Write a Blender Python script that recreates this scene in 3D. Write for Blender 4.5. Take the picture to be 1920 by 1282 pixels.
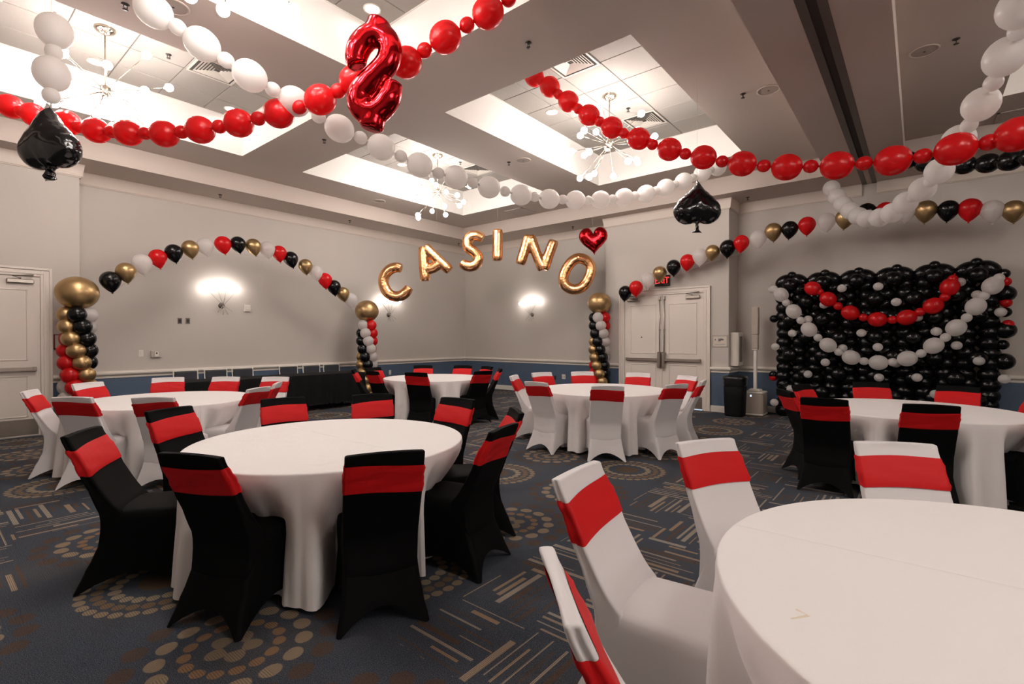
import bpy, math, random
from mathutils import Vector, Matrix, Quaternion
from mathutils.geometry import delaunay_2d_cdt

# ------------------------------------------------------------------ scene, camera, light level
scene = bpy.context.scene
for o in list(bpy.data.objects):
    bpy.data.objects.remove(o)
COL = scene.collection
pi = math.pi
random.seed(7)

cam_d = bpy.data.cameras.new('camera')
cam = bpy.data.objects.new('camera', cam_d)
COL.objects.link(cam)
cam_d.sensor_width = 36.0
cam_d.lens = 36.0 * 931.08 / 1920.0
cam_d.clip_start = 0.05
YAW, PITCH = 0.687, -0.0079
F = Vector((math.cos(YAW) * math.cos(PITCH), math.sin(YAW) * math.cos(PITCH), math.sin(PITCH)))
R = Vector((math.sin(YAW), -math.cos(YAW), 0))
U = R.cross(F)
m = Matrix((R, U, -F)).transposed().to_4x4()
m.translation = Vector((0, 0, 1.5))
cam.matrix_world = m
scene.camera = cam

world = bpy.data.worlds.new('world')
scene.world = world
world.use_nodes = True
world.node_tree.nodes['Background'].inputs[0].default_value = (0.9, 0.85, 0.8, 1)
world.node_tree.nodes['Background'].inputs[1].default_value = 0.0

vs = scene.view_settings
vs.view_transform = 'Standard'
vs.look = 'None'
vs.gamma = 1.0
vs.use_curve_mapping = False
vs.exposure = EXPOSURE = 0.17
BULB = 98.0          # chandelier bulbs
BULB_DIM = 38.0      # dimmed chandeliers near the balloon wall
BULB_ADDED = 120.0    # unseen chandeliers added behind the camera to brighten the near tables
SCONCE = 42.0
DOWN = 45.0
WARM = (1.0, 0.925, 0.87)
scene.render.engine = 'CYCLES'
scene.cycles.use_denoising = True
scene.cycles.use_adaptive_sampling = True
scene.cycles.adaptive_threshold = 0.05
scene.cycles.adaptive_min_samples = 16
scene.cycles.use_light_tree = False
scene.cycles.max_bounces = 6
scene.cycles.diffuse_bounces = 4
scene.cycles.caustics_reflective = False
scene.cycles.caustics_refractive = False
scene.cycles.sample_clamp_indirect = 6.0

# ------------------------------------------------------------------ helpers
def srgb(r, g, b):
    f = lambda c: (c / 255 / 12.92) if c / 255 <= 0.04045 else ((c / 255 + 0.055) / 1.055) ** 2.4
    return (f(r), f(g), f(b))

def tag(o, label=None, cat=None, group=None, kind=None):
    if label: o['label'] = label
    if cat: o['category'] = cat
    if group: o['group'] = group
    if kind: o['kind'] = kind
    return o

def empty(name, loc=(0, 0, 0), rz=0.0, label=None, cat=None, group=None, kind=None):
    o = bpy.data.objects.new(name, None)
    o.empty_display_size = 0.1
    COL.objects.link(o)
    o.location = loc
    o.rotation_euler = (0, 0, rz)
    return tag(o, label, cat, group, kind)

def link(name, me, mat=None, parent=None, loc=None, rot=None, scale=None):
    if mat is not None and len(me.materials) == 0:
        me.materials.append(mat)
    o = bpy.data.objects.new(name, me)
    COL.objects.link(o)
    if parent: o.parent = parent
    if loc is not None: o.location = loc
    if rot is not None: o.rotation_euler = rot
    if scale is not None: o.scale = scale
    return o

def copy_tree(o, parent=None):
    c = o.copy()
    COL.objects.link(c)
    c.parent = parent
    for ch in o.children:
        copy_tree(ch, c)
    return c

class MB:
    """collects faces for one mesh"""
    def __init__(s):
        s.v = []; s.f = []; s.sm = []
    def add(s, vs_, fs, smooth=False, M=None):
        b = len(s.v)
        for p in vs_:
            p = Vector(p)
            if M is not None: p = M @ p
            s.v.append(p)
        for f in fs:
            s.f.append([i + b for i in f]); s.sm.append(smooth)
        return s
    def box(s, lo, hi, M=None):
        x0, y0, z0 = lo; x1, y1, z1 = hi
        v = [(x0,y0,z0),(x1,y0,z0),(x1,y1,z0),(x0,y1,z0),(x0,y0,z1),(x1,y0,z1),(x1,y1,z1),(x0,y1,z1)]
        f = [(0,3,2,1),(4,5,6,7),(0,1,5,4),(1,2,6,5),(2,3,7,6),(3,0,4,7)]
        return s.add(v, f, False, M)
    def bbox(s, lo, hi, b=0.006, M=None):
        """box with chamfered edges"""
        x0, y0, z0 = lo; x1, y1, z1 = hi
        cx, cy, cz = (x0+x1)/2, (y0+y1)/2, (z0+z1)/2
        hx, hy, hz = abs(x1-x0)/2, abs(y1-y0)/2, abs(z1-z0)/2
        b = min(b, hx*0.9, hy*0.9, hz*0.9)
        vs_ = []; idx = {}
        for sx in (-1, 1):
            for sy in (-1, 1):
                for sz in (-1, 1):
                    for ax in range(3):
                        p = [sx*(hx-b), sy*(hy-b), sz*(hz-b)]
                        p[ax] = (sx*hx, sy*hy, sz*hz)[ax]
                        idx[(sx, sy, sz, ax)] = len(vs_)
                        vs_.append((cx+p[0], cy+p[1], cz+p[2]))
        fs = []
        for sx in (-1, 1):
            fs.append([idx[(sx,a,c,0)] for a, c in ((-1,-1),(1,-1),(1,1),(-1,1))][::sx])
            fs.append([idx[(a,sx,c,1)] for a, c in ((-1,-1),(-1,1),(1,1),(1,-1))][::sx])
            fs.append([idx[(a,c,sx,2)] for a, c in ((-1,-1),(1,-1),(1,1),(-1,1))][::sx])
        for a in (-1, 1):
            for c in (-1, 1):
                fs.append([idx[(a,c,-1,0)], idx[(a,c,1,0)], idx[(a,c,1,1)], idx[(a,c,-1,1)]])
                fs.append([idx[(a,-1,c,0)], idx[(a,1,c,0)], idx[(a,1,c,2)], idx[(a,-1,c,2)]])
                fs.append([idx[(-1,a,c,1)], idx[(1,a,c,1)], idx[(1,a,c,2)], idx[(-1,a,c,2)]])
                for d in (-1, 1):
                    pass
        for sx in (-1, 1):
            for sy in (-1, 1):
                for sz in (-1, 1):
                    fs.append([idx[(sx,sy,sz,0)], idx[(sx,sy,sz,1)], idx[(sx,sy,sz,2)]])
        # fix orientation outward
        out = []
        c0 = Vector((cx, cy, cz))
        for f in fs:
            P = [Vector(vs_[i]) for i in f]
            n = (P[1]-P[0]).cross(P[2]-P[0])
            mid = sum(P, Vector())/len(P)
            out.append(f if n.dot(mid-c0) > 0 else f[::-1])
        return s.add(vs_, out, False, M)
    def lathe(s, prof, n=24, M=None, cap=True, smooth=True):
        """prof: (r, z) from top or bottom; poles where r == 0"""
        vs_ = []; rings = []
        for r, z in prof:
            if r < 1e-6:
                rings.append([len(vs_)]); vs_.append((0, 0, z))
            else:
                rings.append(list(range(len(vs_), len(vs_)+n)))
                for k in range(n):
                    a = 2*pi*k/n
                    vs_.append((r*math.cos(a), r*math.sin(a), z))
        fs = []
        for A, B in zip(rings, rings[1:]):
            for k in range(n):
                k2 = (k+1) % n
                if len(A) == 1 and len(B) == 1: break
                if len(A) == 1: fs.append((A[0], B[k], B[k2]))
                elif len(B) == 1: fs.append((A[k], A[k2], B[0]))
                else: fs.append((A[k], A[k2], B[k2], B[k]))
        if prof[0][1] > prof[-1][1]: fs = [f[::-1] for f in fs]
        s.add(vs_, fs, smooth, M)
        if cap:
            flip = prof[0][1] > prof[-1][1]
            b = len(s.v) - len(vs_)
            if len(rings[0]) > 1:
                f = [i+b for i in rings[0]]
                s.f.append(f if flip else f[::-1]); s.sm.append(False)
            if len(rings[-1]) > 1:
                f = [i+b for i in rings[-1]]
                s.f.append(f[::-1] if flip else f); s.sm.append(False)
        return s
    def tube(s, pts, r, n=8, closed=False, M=None, cap=True, sq=1.0):
        """round tube along points; r number or list; sq flattens one axis"""
        P = [Vector(p) for p in pts]
        N = len(P)
        rs = r if isinstance(r, (list, tuple)) else [r]*N
        T = []
        for i in range(N):
            a = P[(i-1) % N] if (closed or i > 0) else P[i]
            b = P[(i+1) % N] if (closed or i < N-1) else P[i]
            t = b - a
            T.append(t.normalized() if t.length > 1e-9 else Vector((0,0,1)))
        ref = Vector((0,0,1)) if abs(T[0].z) < 0.9 else Vector((1,0,0))
        nx = T[0].cross(ref).normalized()
        vs_ = []
        for i in range(N):
            if i:
                q = T[i-1].rotation_difference(T[i])
                nx = (q @ nx)
                nx = (nx - T[i]*nx.dot(T[i])).normalized()
            by = T[i].cross(nx)
            for k in range(n):
                a = 2*pi*k/n
                vs_.append(P[i] + (nx*math.cos(a)*sq + by*math.sin(a))*rs[i])
        fs = []
        for i in range(N if closed else N-1):
            j = (i+1) % N
            for k in range(n):
                k2 = (k+1) % n
                fs.append((i*n+k, i*n+k2, j*n+k2, j*n+k))
        s.add(vs_, fs, True, M)
        if cap and not closed:
            b = len(s.v) - len(vs_)
            s.f.append([b+k for k in range(n)][::-1]); s.sm.append(False)
            s.f.append([b+(N-1)*n+k for k in range(n)]); s.sm.append(False)
        return s
    def loft(s, rings, smooth=True, cap0=True, cap1=True, M=None):
        n = len(rings[0]); vs_ = [p for r in rings for p in r]; fs = []
        for i in range(len(rings)-1):
            for k in range(n):
                k2 = (k+1) % n
                fs.append((i*n+k, i*n+k2, (i+1)*n+k2, (i+1)*n+k))
        s.add(vs_, fs, smooth, M)
        b = len(s.v) - len(vs_)
        if cap0: s.f.append([b+k for k in range(n)][::-1]); s.sm.append(smooth)
        if cap1: s.f.append([b+(len(rings)-1)*n+k for k in range(n)]); s.sm.append(smooth)
        return s
    def mesh(s, name, mat=None):
        me = bpy.data.meshes.new(name)
        me.from_pydata([tuple(v) for v in s.v], [], s.f)
        me.polygons.foreach_set('use_smooth', s.sm)
        me.update()
        if mat: me.materials.append(mat)
        return me
    def build(s, name, mat=None, parent=None, **kw):
        return link(name, s.mesh(name, mat), None, parent, **kw)

def catmull(pts, per=6, closed=False):
    P = [Vector(p) for p in pts]; N = len(P); out = []
    for i in range(N if closed else N-1):
        g = lambda k: P[k % N] if closed else P[min(max(k, 0), N-1)]
        a, b, c, d = g(i-1), g(i), g(i+1), g(i+2)
        for j in range(per):
            t = j/per
            out.append(0.5*((2*b) + (c-a)*t + (2*a-5*b+4*c-d)*t*t + (3*b-a-3*c+d)*t**3))
    if not closed: out.append(P[-1])
    return out

def frame_z(d):
    """rotation whose local z is d"""
    return Vector((0,0,1)).rotation_difference(Vector(d).normalized())

# ------------------------------------------------------------------ materials
class NT:
    """small expression layer over math nodes"""
    def __init__(s, mat):
        s.t = mat.node_tree; s.n = s.t.nodes; s.l = s.t.links
    def node(s, typ, **kw):
        n = s.n.new(typ)
        for k, v in kw.items(): setattr(n, k, v)
        return n
    def put(s, sock, v):
        if isinstance(v, (int, float)): sock.default_value = v
        elif isinstance(v, (tuple, list)):
            sock.default_value = tuple(v) if len(v) == len(sock.default_value) else tuple(v)+(1.0,)
        else: s.l.new(v, sock)
    def m(s, op, a, b=None, c=None, clamp=False):
        n = s.node('ShaderNodeMath', operation=op, use_clamp=clamp)
        s.put(n.inputs[0], a)
        if b is not None: s.put(n.inputs[1], b)
        if c is not None: s.put(n.inputs[2], c)
        return n.outputs[0]
    def mix(s, f, a, b):
        n = s.node('ShaderNodeMix', data_type='RGBA')
        s.put(n.inputs[0], f); s.put(n.inputs[6], a); s.put(n.inputs[7], b)
        return n.outputs[2]
    def noise(s, vec, scale, detail=2, rough=0.5):
        n = s.node('ShaderNodeTexNoise')
        if vec is not None: s.l.new(vec, n.inputs['Vector'])
        n.inputs['Scale'].default_value = scale
        n.inputs['Detail'].default_value = detail
        n.inputs['Roughness'].default_value = rough
        return n.outputs[0]
    def rand(s, x, y, z):
        c = s.node('ShaderNodeCombineXYZ')
        s.put(c.inputs[0], x); s.put(c.inputs[1], y); s.put(c.inputs[2], z)
        n = s.node('ShaderNodeTexWhiteNoise')
        s.l.new(c.outputs[0], n.inputs['Vector'])
        return n.outputs['Value']
    def ramp(s, f, lo, hi):
        n = s.node('ShaderNodeMapRange', interpolation_type='SMOOTHSTEP')
        s.put(n.inputs[0], f); n.inputs[1].default_value = lo; n.inputs[2].default_value = hi
        return n.outputs[0]
    def bump(s, h, strength, dist):
        n = s.node('ShaderNodeBump')
        s.l.new(h, n.inputs['Height'])
        n.inputs['Strength'].default_value = strength
        n.inputs['Distance'].default_value = dist
        return n.outputs[0]

MATS = {}
def mat(name, col, rough=0.6, metal=0.0, var=0.06, nscale=6.0, bump=0.0, bscale=60.0, spec=0.5, coat=0.0, trans=0.0, sheen=0.0, bdist=0.01):
    """principled material with noise-driven colour drift and optional relief; trans adds translucency"""
    m = bpy.data.materials.new(name)
    m.use_nodes = True
    t = NT(m); p = t.n['Principled BSDF']; out = t.n['Material Output']
    tc = t.node('ShaderNodeTexCoord').outputs['Object']
    nz = t.noise(tc, nscale, 1)
    f = t.m('MULTIPLY_ADD', t.m('SUBTRACT', nz, 0.5), 2*var, 1.0)
    hs = t.node('ShaderNodeHueSaturation')
    hs.inputs['Color'].default_value = (*col, 1)
    t.l.new(f, hs.inputs['Value'])
    t.l.new(hs.outputs[0], p.inputs['Base Color'])
    p.inputs['Roughness'].default_value = rough
    p.inputs['Metallic'].default_value = metal
    p.inputs['Specular IOR Level'].default_value = spec
    p.inputs['Coat Weight'].default_value = coat
    p.inputs['Sheen Weight'].default_value = sheen
    if bump:
        bn = t.bump(t.noise(tc, bscale, 1), bump, bdist)
        t.l.new(bn, p.inputs['Normal'])
    if trans:
        tr = t.node('ShaderNodeBsdfTranslucent')
        t.l.new(hs.outputs[0], tr.inputs[0])
        mx = t.node('ShaderNodeMixShader')
        mx.inputs[0].default_value = trans
        t.l.new(p.outputs[0], mx.inputs[1]); t.l.new(tr.outputs[0], mx.inputs[2])
        t.l.new(mx.outputs[0], out.inputs[0])
    MATS[name] = m
    return m

def emis(name, col, strength):
    m = bpy.data.materials.new(name); m.use_nodes = True
    t = NT(m); p = t.n['Principled BSDF']
    p.inputs['Base Color'].default_value = (*col, 1)
    p.inputs['Emission Color'].default_value = (*col, 1)
    p.inputs['Emission Strength'].default_value = strength
    p.inputs['Roughness'].default_value = 0.3
    MATS[name] = m
    return m

M_wall = mat('wall_paint', srgb(196, 188, 180), 0.75, var=0.02, nscale=2, bump=0.05, bscale=220)
M_blue = mat('wainscot_paint', srgb(78, 96, 118), 0.6, var=0.03, nscale=3)
M_trim = mat('trim_paint', srgb(222, 214, 204), 0.45, var=0.02)
M_crown = mat('crown_paint', srgb(214, 200, 188), 0.55, var=0.02)
M_ceil = mat('ceiling_paint', srgb(198, 184, 174), 0.8, var=0.02, nscale=2)
M_coffer = mat('coffer_paint', srgb(236, 231, 225), 0.75, var=0.02, nscale=2)
M_tile = mat('acoustic_tile', srgb(150, 143, 137), 0.9, var=0.05, nscale=40, bump=0.25, bscale=180)
M_grid = mat('tile_grid', srgb(92, 84, 78), 0.6)
M_dark = mat('dark_metal', srgb(60, 54, 50), 0.45, 0.4)
M_track = mat('track_metal', srgb(104, 94, 88), 0.5, 0.3)
M_vent = mat('vent_enamel', srgb(190, 182, 172), 0.5)
M_ventdark = mat('vent_shadow', srgb(62, 57, 53), 0.9)
M_spkgrille = mat('speaker_grille', srgb(170, 158, 149), 0.7)
M_nickel = mat('brushed_nickel', srgb(196, 184, 168), 0.22, 1.0, var=0.05, nscale=30)
M_steel = mat('brushed_steel', srgb(176, 168, 158), 0.35, 1.0, var=0.08, nscale=14)
M_door = mat('door_paint', srgb(224, 214, 204), 0.5, var=0.02)
M_whiteplastic = mat('white_plastic', srgb(226, 220, 210), 0.45, var=0.02)
M_greyplastic = mat('grey_plastic', srgb(120, 114, 108), 0.5)
M_speaker = mat('speaker_cloth', srgb(176, 164, 152), 0.7, var=0.05, nscale=80, bump=0.2, bscale=300)
M_cloth_w = None
M_spandex_w = mat('white_spandex', srgb(234, 230, 230), 0.55, var=0.02, nscale=3, sheen=0.2, bump=0.04, bscale=14, trans=0.08)
M_spandex_k = mat('black_spandex', (0.0028, 0.0027, 0.0029), 0.7, var=0.1, nscale=3, spec=0.10, bump=0.04, bscale=14)
M_sash = mat('red_satin', (0.58, 0.008, 0.010), 0.55, var=0.05, nscale=5, spec=0.2, bump=0.10, bscale=22)
M_drape = mat('black_drape', (0.004, 0.004, 0.0045), 0.75, var=0.1, spec=0.2)
M_bag = mat('black_bag', (0.008, 0.008, 0.009), 0.28, var=0.1, bump=0.5, bscale=16)
M_kleg = mat('black_steel', (0.01, 0.01, 0.01), 0.4)
M_bal = {
    'R': mat('red_latex', (0.80, 0.014, 0.018), 0.26, var=0.03, spec=0.5, trans=0.45),
    'W': mat('white_latex', srgb(244, 240, 237), 0.28, var=0.01, spec=0.5, trans=0.62),
    'K': mat('black_latex', (0.0035, 0.0035, 0.004), 0.19, var=0.05, spec=0.38),
    'G': mat('gold_chrome_latex', (0.47, 0.315, 0.15), 0.36, 0.85, var=0.04),
}
M_foilgold = mat('gold_foil', (0.90, 0.47, 0.22), 0.24, 1.0, var=0.05, bump=0.35, bscale=17, bdist=0.02)
M_foilred = mat('red_foil', (0.55, 0.012, 0.018), 0.14, 1.0, var=0.05, bump=0.28, bscale=11, bdist=0.02)
M_foilblack = mat('black_foil', (0.004, 0.004, 0.005), 0.10, 0.0, var=0.05, spec=0.5, coat=0.25, bump=0.35, bscale=13, bdist=0.02)
M_string = mat('clear_string', srgb(190, 180, 170), 0.4)
M_bulb = emis('bulb_glow', WARM, BULB)
M_bulbadded = emis('bulb_glow_added', WARM, BULB_ADDED)
M_bulbdim = emis('bulb_glow_dim', WARM, BULB_DIM)
M_sconce = emis('sconce_glow', WARM, SCONCE)
M_down = emis('downlight_glow', WARM, DOWN)
M_exit = emis('exit_letters', (1.0, 0.03, 0.03), 1.6)
M_led = emis('blue_led', (0.45, 0.6, 1.0), 2.5)
M_stain = mat('faint_stain', srgb(226, 212, 190), 0.8)
M_paper = mat('paper', srgb(208, 198, 186), 0.7)
M_ink = mat('ink', srgb(96, 86, 92), 0.8)
M_redframe = mat('red_frame', srgb(120, 40, 44), 0.6)
M_light_gap = emis('daylight_gap', (0.55, 0.75, 1.0), 0.7)
M_panelgrey = mat('chair_panel', srgb(52, 54, 62), 0.6)

def cloth_material():
    m = mat('white_linen', srgb(238, 234, 232), 0.72, var=0.015, nscale=2, sheen=0.15)
    t = NT(m); p = t.n['Principled BSDF']
    tc = t.node('ShaderNodeTexCoord').outputs['Object']
    sp = t.node('ShaderNodeSeparateXYZ'); t.l.new(tc, sp.inputs[0])
    x, y = sp.outputs[0], sp.outputs[1]
    # pressed-in fold lines, as linen has when it comes from the packet
    w = t.noise(tc, 3.0, 2)
    ax = t.m('ABSOLUTE', t.m('ADD', t.m('SUBTRACT', x, 0.055), t.m('MULTIPLY', t.m('SUBTRACT', w, 0.5), 0.02)))
    h = t.m('MULTIPLY', t.ramp(ax, 0.009, 0.0), 2.2)
    fine = t.noise(tc, 420, 0)
    hh = t.m('ADD', t.m('MULTIPLY', h, 1.0), t.m('MULTIPLY', fine, 0.12))
    hh = t.m('ADD', hh, t.m('MULTIPLY', t.noise(tc, 5.5, 1), 0.8))
    t.l.new(t.bump(hh, 0.35, 0.006), p.inputs['Normal'])
    return m
M_cloth_w = cloth_material()

def carpet_material():
    m = bpy.data.materials.new('patterned_carpet'); m.use_nodes = True
    MATS['carpet'] = m
    t = NT(m); p = t.n['Principled BSDF']
    tc = t.node('ShaderNodeTexCoord').outputs['Object']
    sp = t.node('ShaderNodeSeparateXYZ'); t.l.new(tc, sp.inputs[0])
    x, y = sp.outputs[0], sp.outputs[1]
    M_, A_, S_ = (lambda a, b: t.m('MULTIPLY', a, b)), (lambda a, b: t.m('ADD', a, b)), (lambda a, b: t.m('SUBTRACT', a, b))
    speck = t.noise(tc, 260, 1, 0.6)
    broad = t.noise(tc, 1.3, 3)
    base = t.mix(t.ramp(speck, 0.38, 0.66), srgb(36, 43, 53), srgb(78, 88, 102))
    base = t.mix(M_(t.ramp(t.noise(tc, 330, 0), 0.62, 0.72), 0.55), base, srgb(140, 126, 108))
    base = t.mix(M_(t.ramp(broad, 0.45, 0.7), 0.18), base, srgb(92, 76, 58))
    # carpet squares: fine ribs turning from square to square
    cx = t.m('FLOOR', t.m('DIVIDE', S_(x, 0.02), 0.505)); cy = t.m('FLOOR', t.m('DIVIDE', S_(y, 0.055), 0.505))
    u = S_(t.m('DIVIDE', S_(x, 0.02), 0.505), cx); v = S_(t.m('DIVIDE', S_(y, 0.055), 0.505), cy)
    par = t.m('MODULO', t.m('ABSOLUTE', A_(cx, cy)), 2.0)
    rib = t.m('SINE', M_(A_(M_(x, par), M_(y, S_(1.0, par))), 560.0))
    # bands with medallions, squares with stripes elsewhere
    PX, PY = 1.05, 1.05
    mi = t.m('FLOOR', t.m('DIVIDE', S_(x, 1.0-PX/2), PX)); mj = t.m('FLOOR', t.m('DIVIDE', S_(y, 2.57-PY/2), PY))
    dx = S_(S_(x, 1.0), M_(mi, PX)); dy = S_(S_(y, 2.57), M_(mj, PY))
    colband = M_(t.m('LESS_THAN', t.m('ABSOLUTE', A_(t.m('MODULO', A_(mi, 70), 10.0), 0.0)), 0.5),
                 t.m('GREATER_THAN', t.m('ABSOLUTE', S_(t.m('MODULO', A_(mj, 60), 6.0), 3.0)), 0.5))
    mm = t.m('MODULO', A_(mj, 60), 6.0)
    rowband = t.m('LESS_THAN', mm, 1.5)
    med = t.m('MAXIMUM', colband, rowband)
    # stripes
    al = A_(M_(u, par), M_(v, S_(1.0, par)))     # along the stripe
    ac = A_(M_(v, par), M_(u, S_(1.0, par)))     # across
    NST = 10.0
    k = t.m('FLOOR', M_(ac, NST)); fr = S_(M_(ac, NST), k)
    r1 = t.rand(cx, cy, k); r2 = t.rand(cx, cy, A_(k, 31.5)); r3 = t.rand(cx, cy, A_(k, 77.25)); r4 = t.rand(cx, cy, A_(k, 123.75))
    a0 = t.m('MAXIMUM', S_(M_(r1, 0.62), 0.18), 0.0)
    a1 = t.m('MINIMUM', A_(A_(a0, 0.30), M_(r2, 1.0)), 0.985)
    wid = A_(0.08, M_(t.m('POWER', r3, 1.8), 0.34))
    fc = t.m('ABSOLUTE', S_(fr, 0.5))
    on = M_(M_(t.m('GREATER_THAN', al, a0), t.m('LESS_THAN', al, a1)), t.m('LESS_THAN', fc, wid))
    fine = t.m('GREATER_THAN', t.m('FRACT', M_(fr, 6.0)), 0.42)
    on = M_(M_(on, A_(0.25, M_(fine, 0.75))), t.m('GREATER_THAN', r4, 0.05))
    on = M_(on, S_(1.0, med))
    scol = t.mix(t.m('GREATER_THAN', r4, 0.38), srgb(92, 66, 42), t.mix(r2, srgb(172, 138, 98), srgb(172, 162, 146)))
    col = t.mix(M_(on, 0.88), base, scol)
    # medallions: rings of oval dots
    r = t.m('SQRT', A_(M_(dx, dx), M_(dy, dy)))
    th = A_(t.m('ARCTAN2', dy, dx), 2*pi)
    kind = t.m('MODULO', A_(A_(mi, mj), 60.0), 3.0)
    def ring(Rr, N, dr, dt):
        sec = 2*pi/N
        a = S_(t.m('MODULO', th, sec), sec/2)
        ex = t.m('DIVIDE', S_(r, Rr), dr); ey = t.m('DIVIDE', M_(r, t.m('SINE', a)), dt)
        d = A_(M_(ex, ex), M_(ey, ey))
        return t.ramp(d, 1.12, 0.86)
    ribm = A_(0.55, M_(t.m('GREATER_THAN', rib, -0.2), 0.45))
    def over(c, mask, colr, amt=0.9):
        return t.mix(M_(M_(M_(mask, med), ribm), amt), c, colr)
    big = t.m('GREATER_THAN', t.m('ABSOLUTE', S_(kind, 1.0)), 0.5)
    sml = S_(1.0, big)
    col = over(col, M_(ring(0.440, 17, 0.052, 0.060), big), srgb(88, 62, 38), 0.7)
    col = over(col, M_(ring(0.318, 15, 0.042, 0.052), big), srgb(150, 130, 104))
    col = over(col, M_(ring(0.205, 15, 0.030, 0.036), big), srgb(140, 108, 74))
    col = over(col, M_(ring(0.085, 5, 0.045, 0.045), big), srgb(136, 118, 94))
    col = over(col, M_(ring(0.395, 30, 0.030, 0.036), sml), srgb(148, 128, 100))
    col = over(col, M_(ring(0.318, 26, 0.032, 0.034), sml), srgb(122, 98, 70))
    col = over(col, M_(ring(0.235, 20, 0.034, 0.034), sml), srgb(154, 138, 112))
    col = over(col, M_(t.ramp(r, 0.13, 0.12), sml), srgb(92, 70, 46))
    col = t.mix(M_(t.m('LESS_THAN', rib, -0.55), 0.10), col, srgb(20, 22, 28))
    t.l.new(col, p.inputs['Base Color'])
    p.inputs['Roughness'].default_value = 0.95
    p.inputs['Specular IOR Level'].default_value = 0.15
    t.l.new(t.bump(A_(speck, M_(rib, 0.2)), 0.5, 0.004), p.inputs['Normal'])
    return m
M_carpet = carpet_material()

# ------------------------------------------------------------------ measured positions (metres)
RED_LEFT = [(0.780,8.149,4.180,'b'),(0.850,7.986,4.100,'s'),(0.937,7.778,4.029,'b'),(1.038,7.536,3.947,'s'),(1.139,7.289,3.878,'b'),(1.208,7.120,3.808,'s'),(1.309,6.866,3.737,'b'),(1.395,6.676,3.699,'s'),(1.492,6.457,3.661,'b'),(1.587,6.242,3.630,'s'),(1.689,6.007,3.595,'b'),(1.781,5.800,3.589,'s'),(1.876,5.583,3.584,'b'),(1.972,5.360,3.588,'s'),(2.064,5.142,3.593,'b'),(2.154,4.921,3.607,'s'),(2.245,4.695,3.622,'b'),(2.332,4.475,3.651,'s'),(2.417,4.255,3.682,'b'),(2.509,4.109,3.752,'s'),(2.597,3.971,3.837,'b'),(2.726,3.766,3.898,'s'),(2.852,3.566,3.966,'b'),(2.943,3.422,4.062,'s'),(3.044,3.261,4.162,'b'),(3.166,3.113,4.272,'s'),(3.285,2.970,4.381,'b'),(3.401,2.829,4.504,'s')]
WHITE_LONG = [(1.310,4.902,4.202,'b'),(1.461,4.835,4.113,'s'),(1.620,4.760,4.014,'b'),(1.780,4.682,3.919,'s'),(1.944,4.600,3.824,'b'),(2.139,4.584,3.772,'s'),(2.329,4.560,3.727,'b'),(2.549,4.523,3.653,'s'),(2.750,4.481,3.588,'b'),(2.959,4.432,3.550,'s'),(3.170,4.376,3.501,'b'),(3.378,4.315,3.451,'s'),(3.583,4.249,3.397,'b'),(3.823,4.212,3.361,'s'),(4.054,4.170,3.364,'b'),(4.283,4.121,3.348,'s'),(4.513,4.066,3.338,'b'),(4.760,4.017,3.333,'s'),(5.008,3.961,3.335,'b'),(5.231,3.905,3.349,'s'),(5.468,3.841,3.361,'b'),(5.693,3.775,3.391,'s'),(5.910,3.707,3.415,'b'),(6.132,3.634,3.447,'s'),(6.349,3.559,3.488,'b'),(6.566,3.483,3.535,'s'),(6.777,3.406,3.592,'b'),(6.977,3.330,3.647,'s'),(7.189,3.247,3.709,'b'),(7.369,3.167,3.780,'s'),(7.551,3.083,3.856,'b'),(7.720,3.005,3.927,'s'),(7.888,2.925,4.005,'b'),(8.064,2.840,4.088,'s'),(8.246,2.751,4.185,'b'),(8.438,2.683,4.272,'s'),(8.617,2.618,4.344,'b')]
RED_RIGHT = [(5.589,4.183,5.152,'b'),(5.560,4.048,5.044,'s'),(5.522,3.871,4.887,'b'),(5.543,3.745,4.754,'s'),(5.566,3.600,4.623,'b'),(5.586,3.464,4.496,'s'),(5.608,3.312,4.374,'b'),(5.626,3.171,4.261,'s'),(5.645,3.007,4.146,'b'),(5.674,2.853,4.044,'s'),(5.705,2.675,3.943,'b'),(5.732,2.508,3.840,'s'),(5.761,2.308,3.741,'b'),(5.761,2.117,3.642,'s'),(5.756,1.907,3.552,'b'),(5.743,1.699,3.456,'s'),(5.722,1.485,3.377,'b'),(5.732,1.275,3.311,'s'),(5.734,1.061,3.250,'b'),(5.728,0.847,3.211,'s'),(5.713,0.625,3.167,'b'),(5.697,0.409,3.137,'s'),(5.670,0.194,3.105,'b'),(5.629,-0.016,3.086,'s'),(5.571,-0.226,3.079,'b'),(5.559,-0.428,3.082,'s'),(5.541,-0.585,3.100,'b'),(5.695,-0.773,3.174,'s')]
WHITE_RIGHT = [(4.781,-0.518,3.733,'b'),(5.021,-0.536,3.683,'s'),(5.202,-0.482,3.594,'b'),(5.495,-0.445,3.531,'s'),(5.774,-0.392,3.474,'b'),(6.016,-0.333,3.395,'s'),(6.258,-0.273,3.356,'b'),(6.633,-0.219,3.320,'s'),(7.000,-0.155,3.285,'b'),(7.204,-0.088,3.235,'s'),(7.406,-0.019,3.208,'b'),(7.598,0.061,3.177,'s'),(7.792,0.140,3.162,'b'),(8.056,0.213,3.155,'s'),(8.316,0.289,3.163,'b'),(8.515,0.363,3.177,'s'),(8.708,0.443,3.199,'b'),(8.898,0.528,3.233,'s'),(9.087,0.613,3.277,'b'),(9.151,0.673,3.310,'s'),(9.217,0.731,3.360,'b'),(9.282,0.791,3.419,'s'),(9.351,0.845,3.486,'b'),(9.435,0.902,3.563,'s'),(9.517,0.960,3.640,'b'),(9.604,1.012,3.723,'s'),(9.696,1.059,3.816,'b'),(9.871,1.124,3.938,'s'),(10.056,1.176,4.062,'b')]
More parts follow.
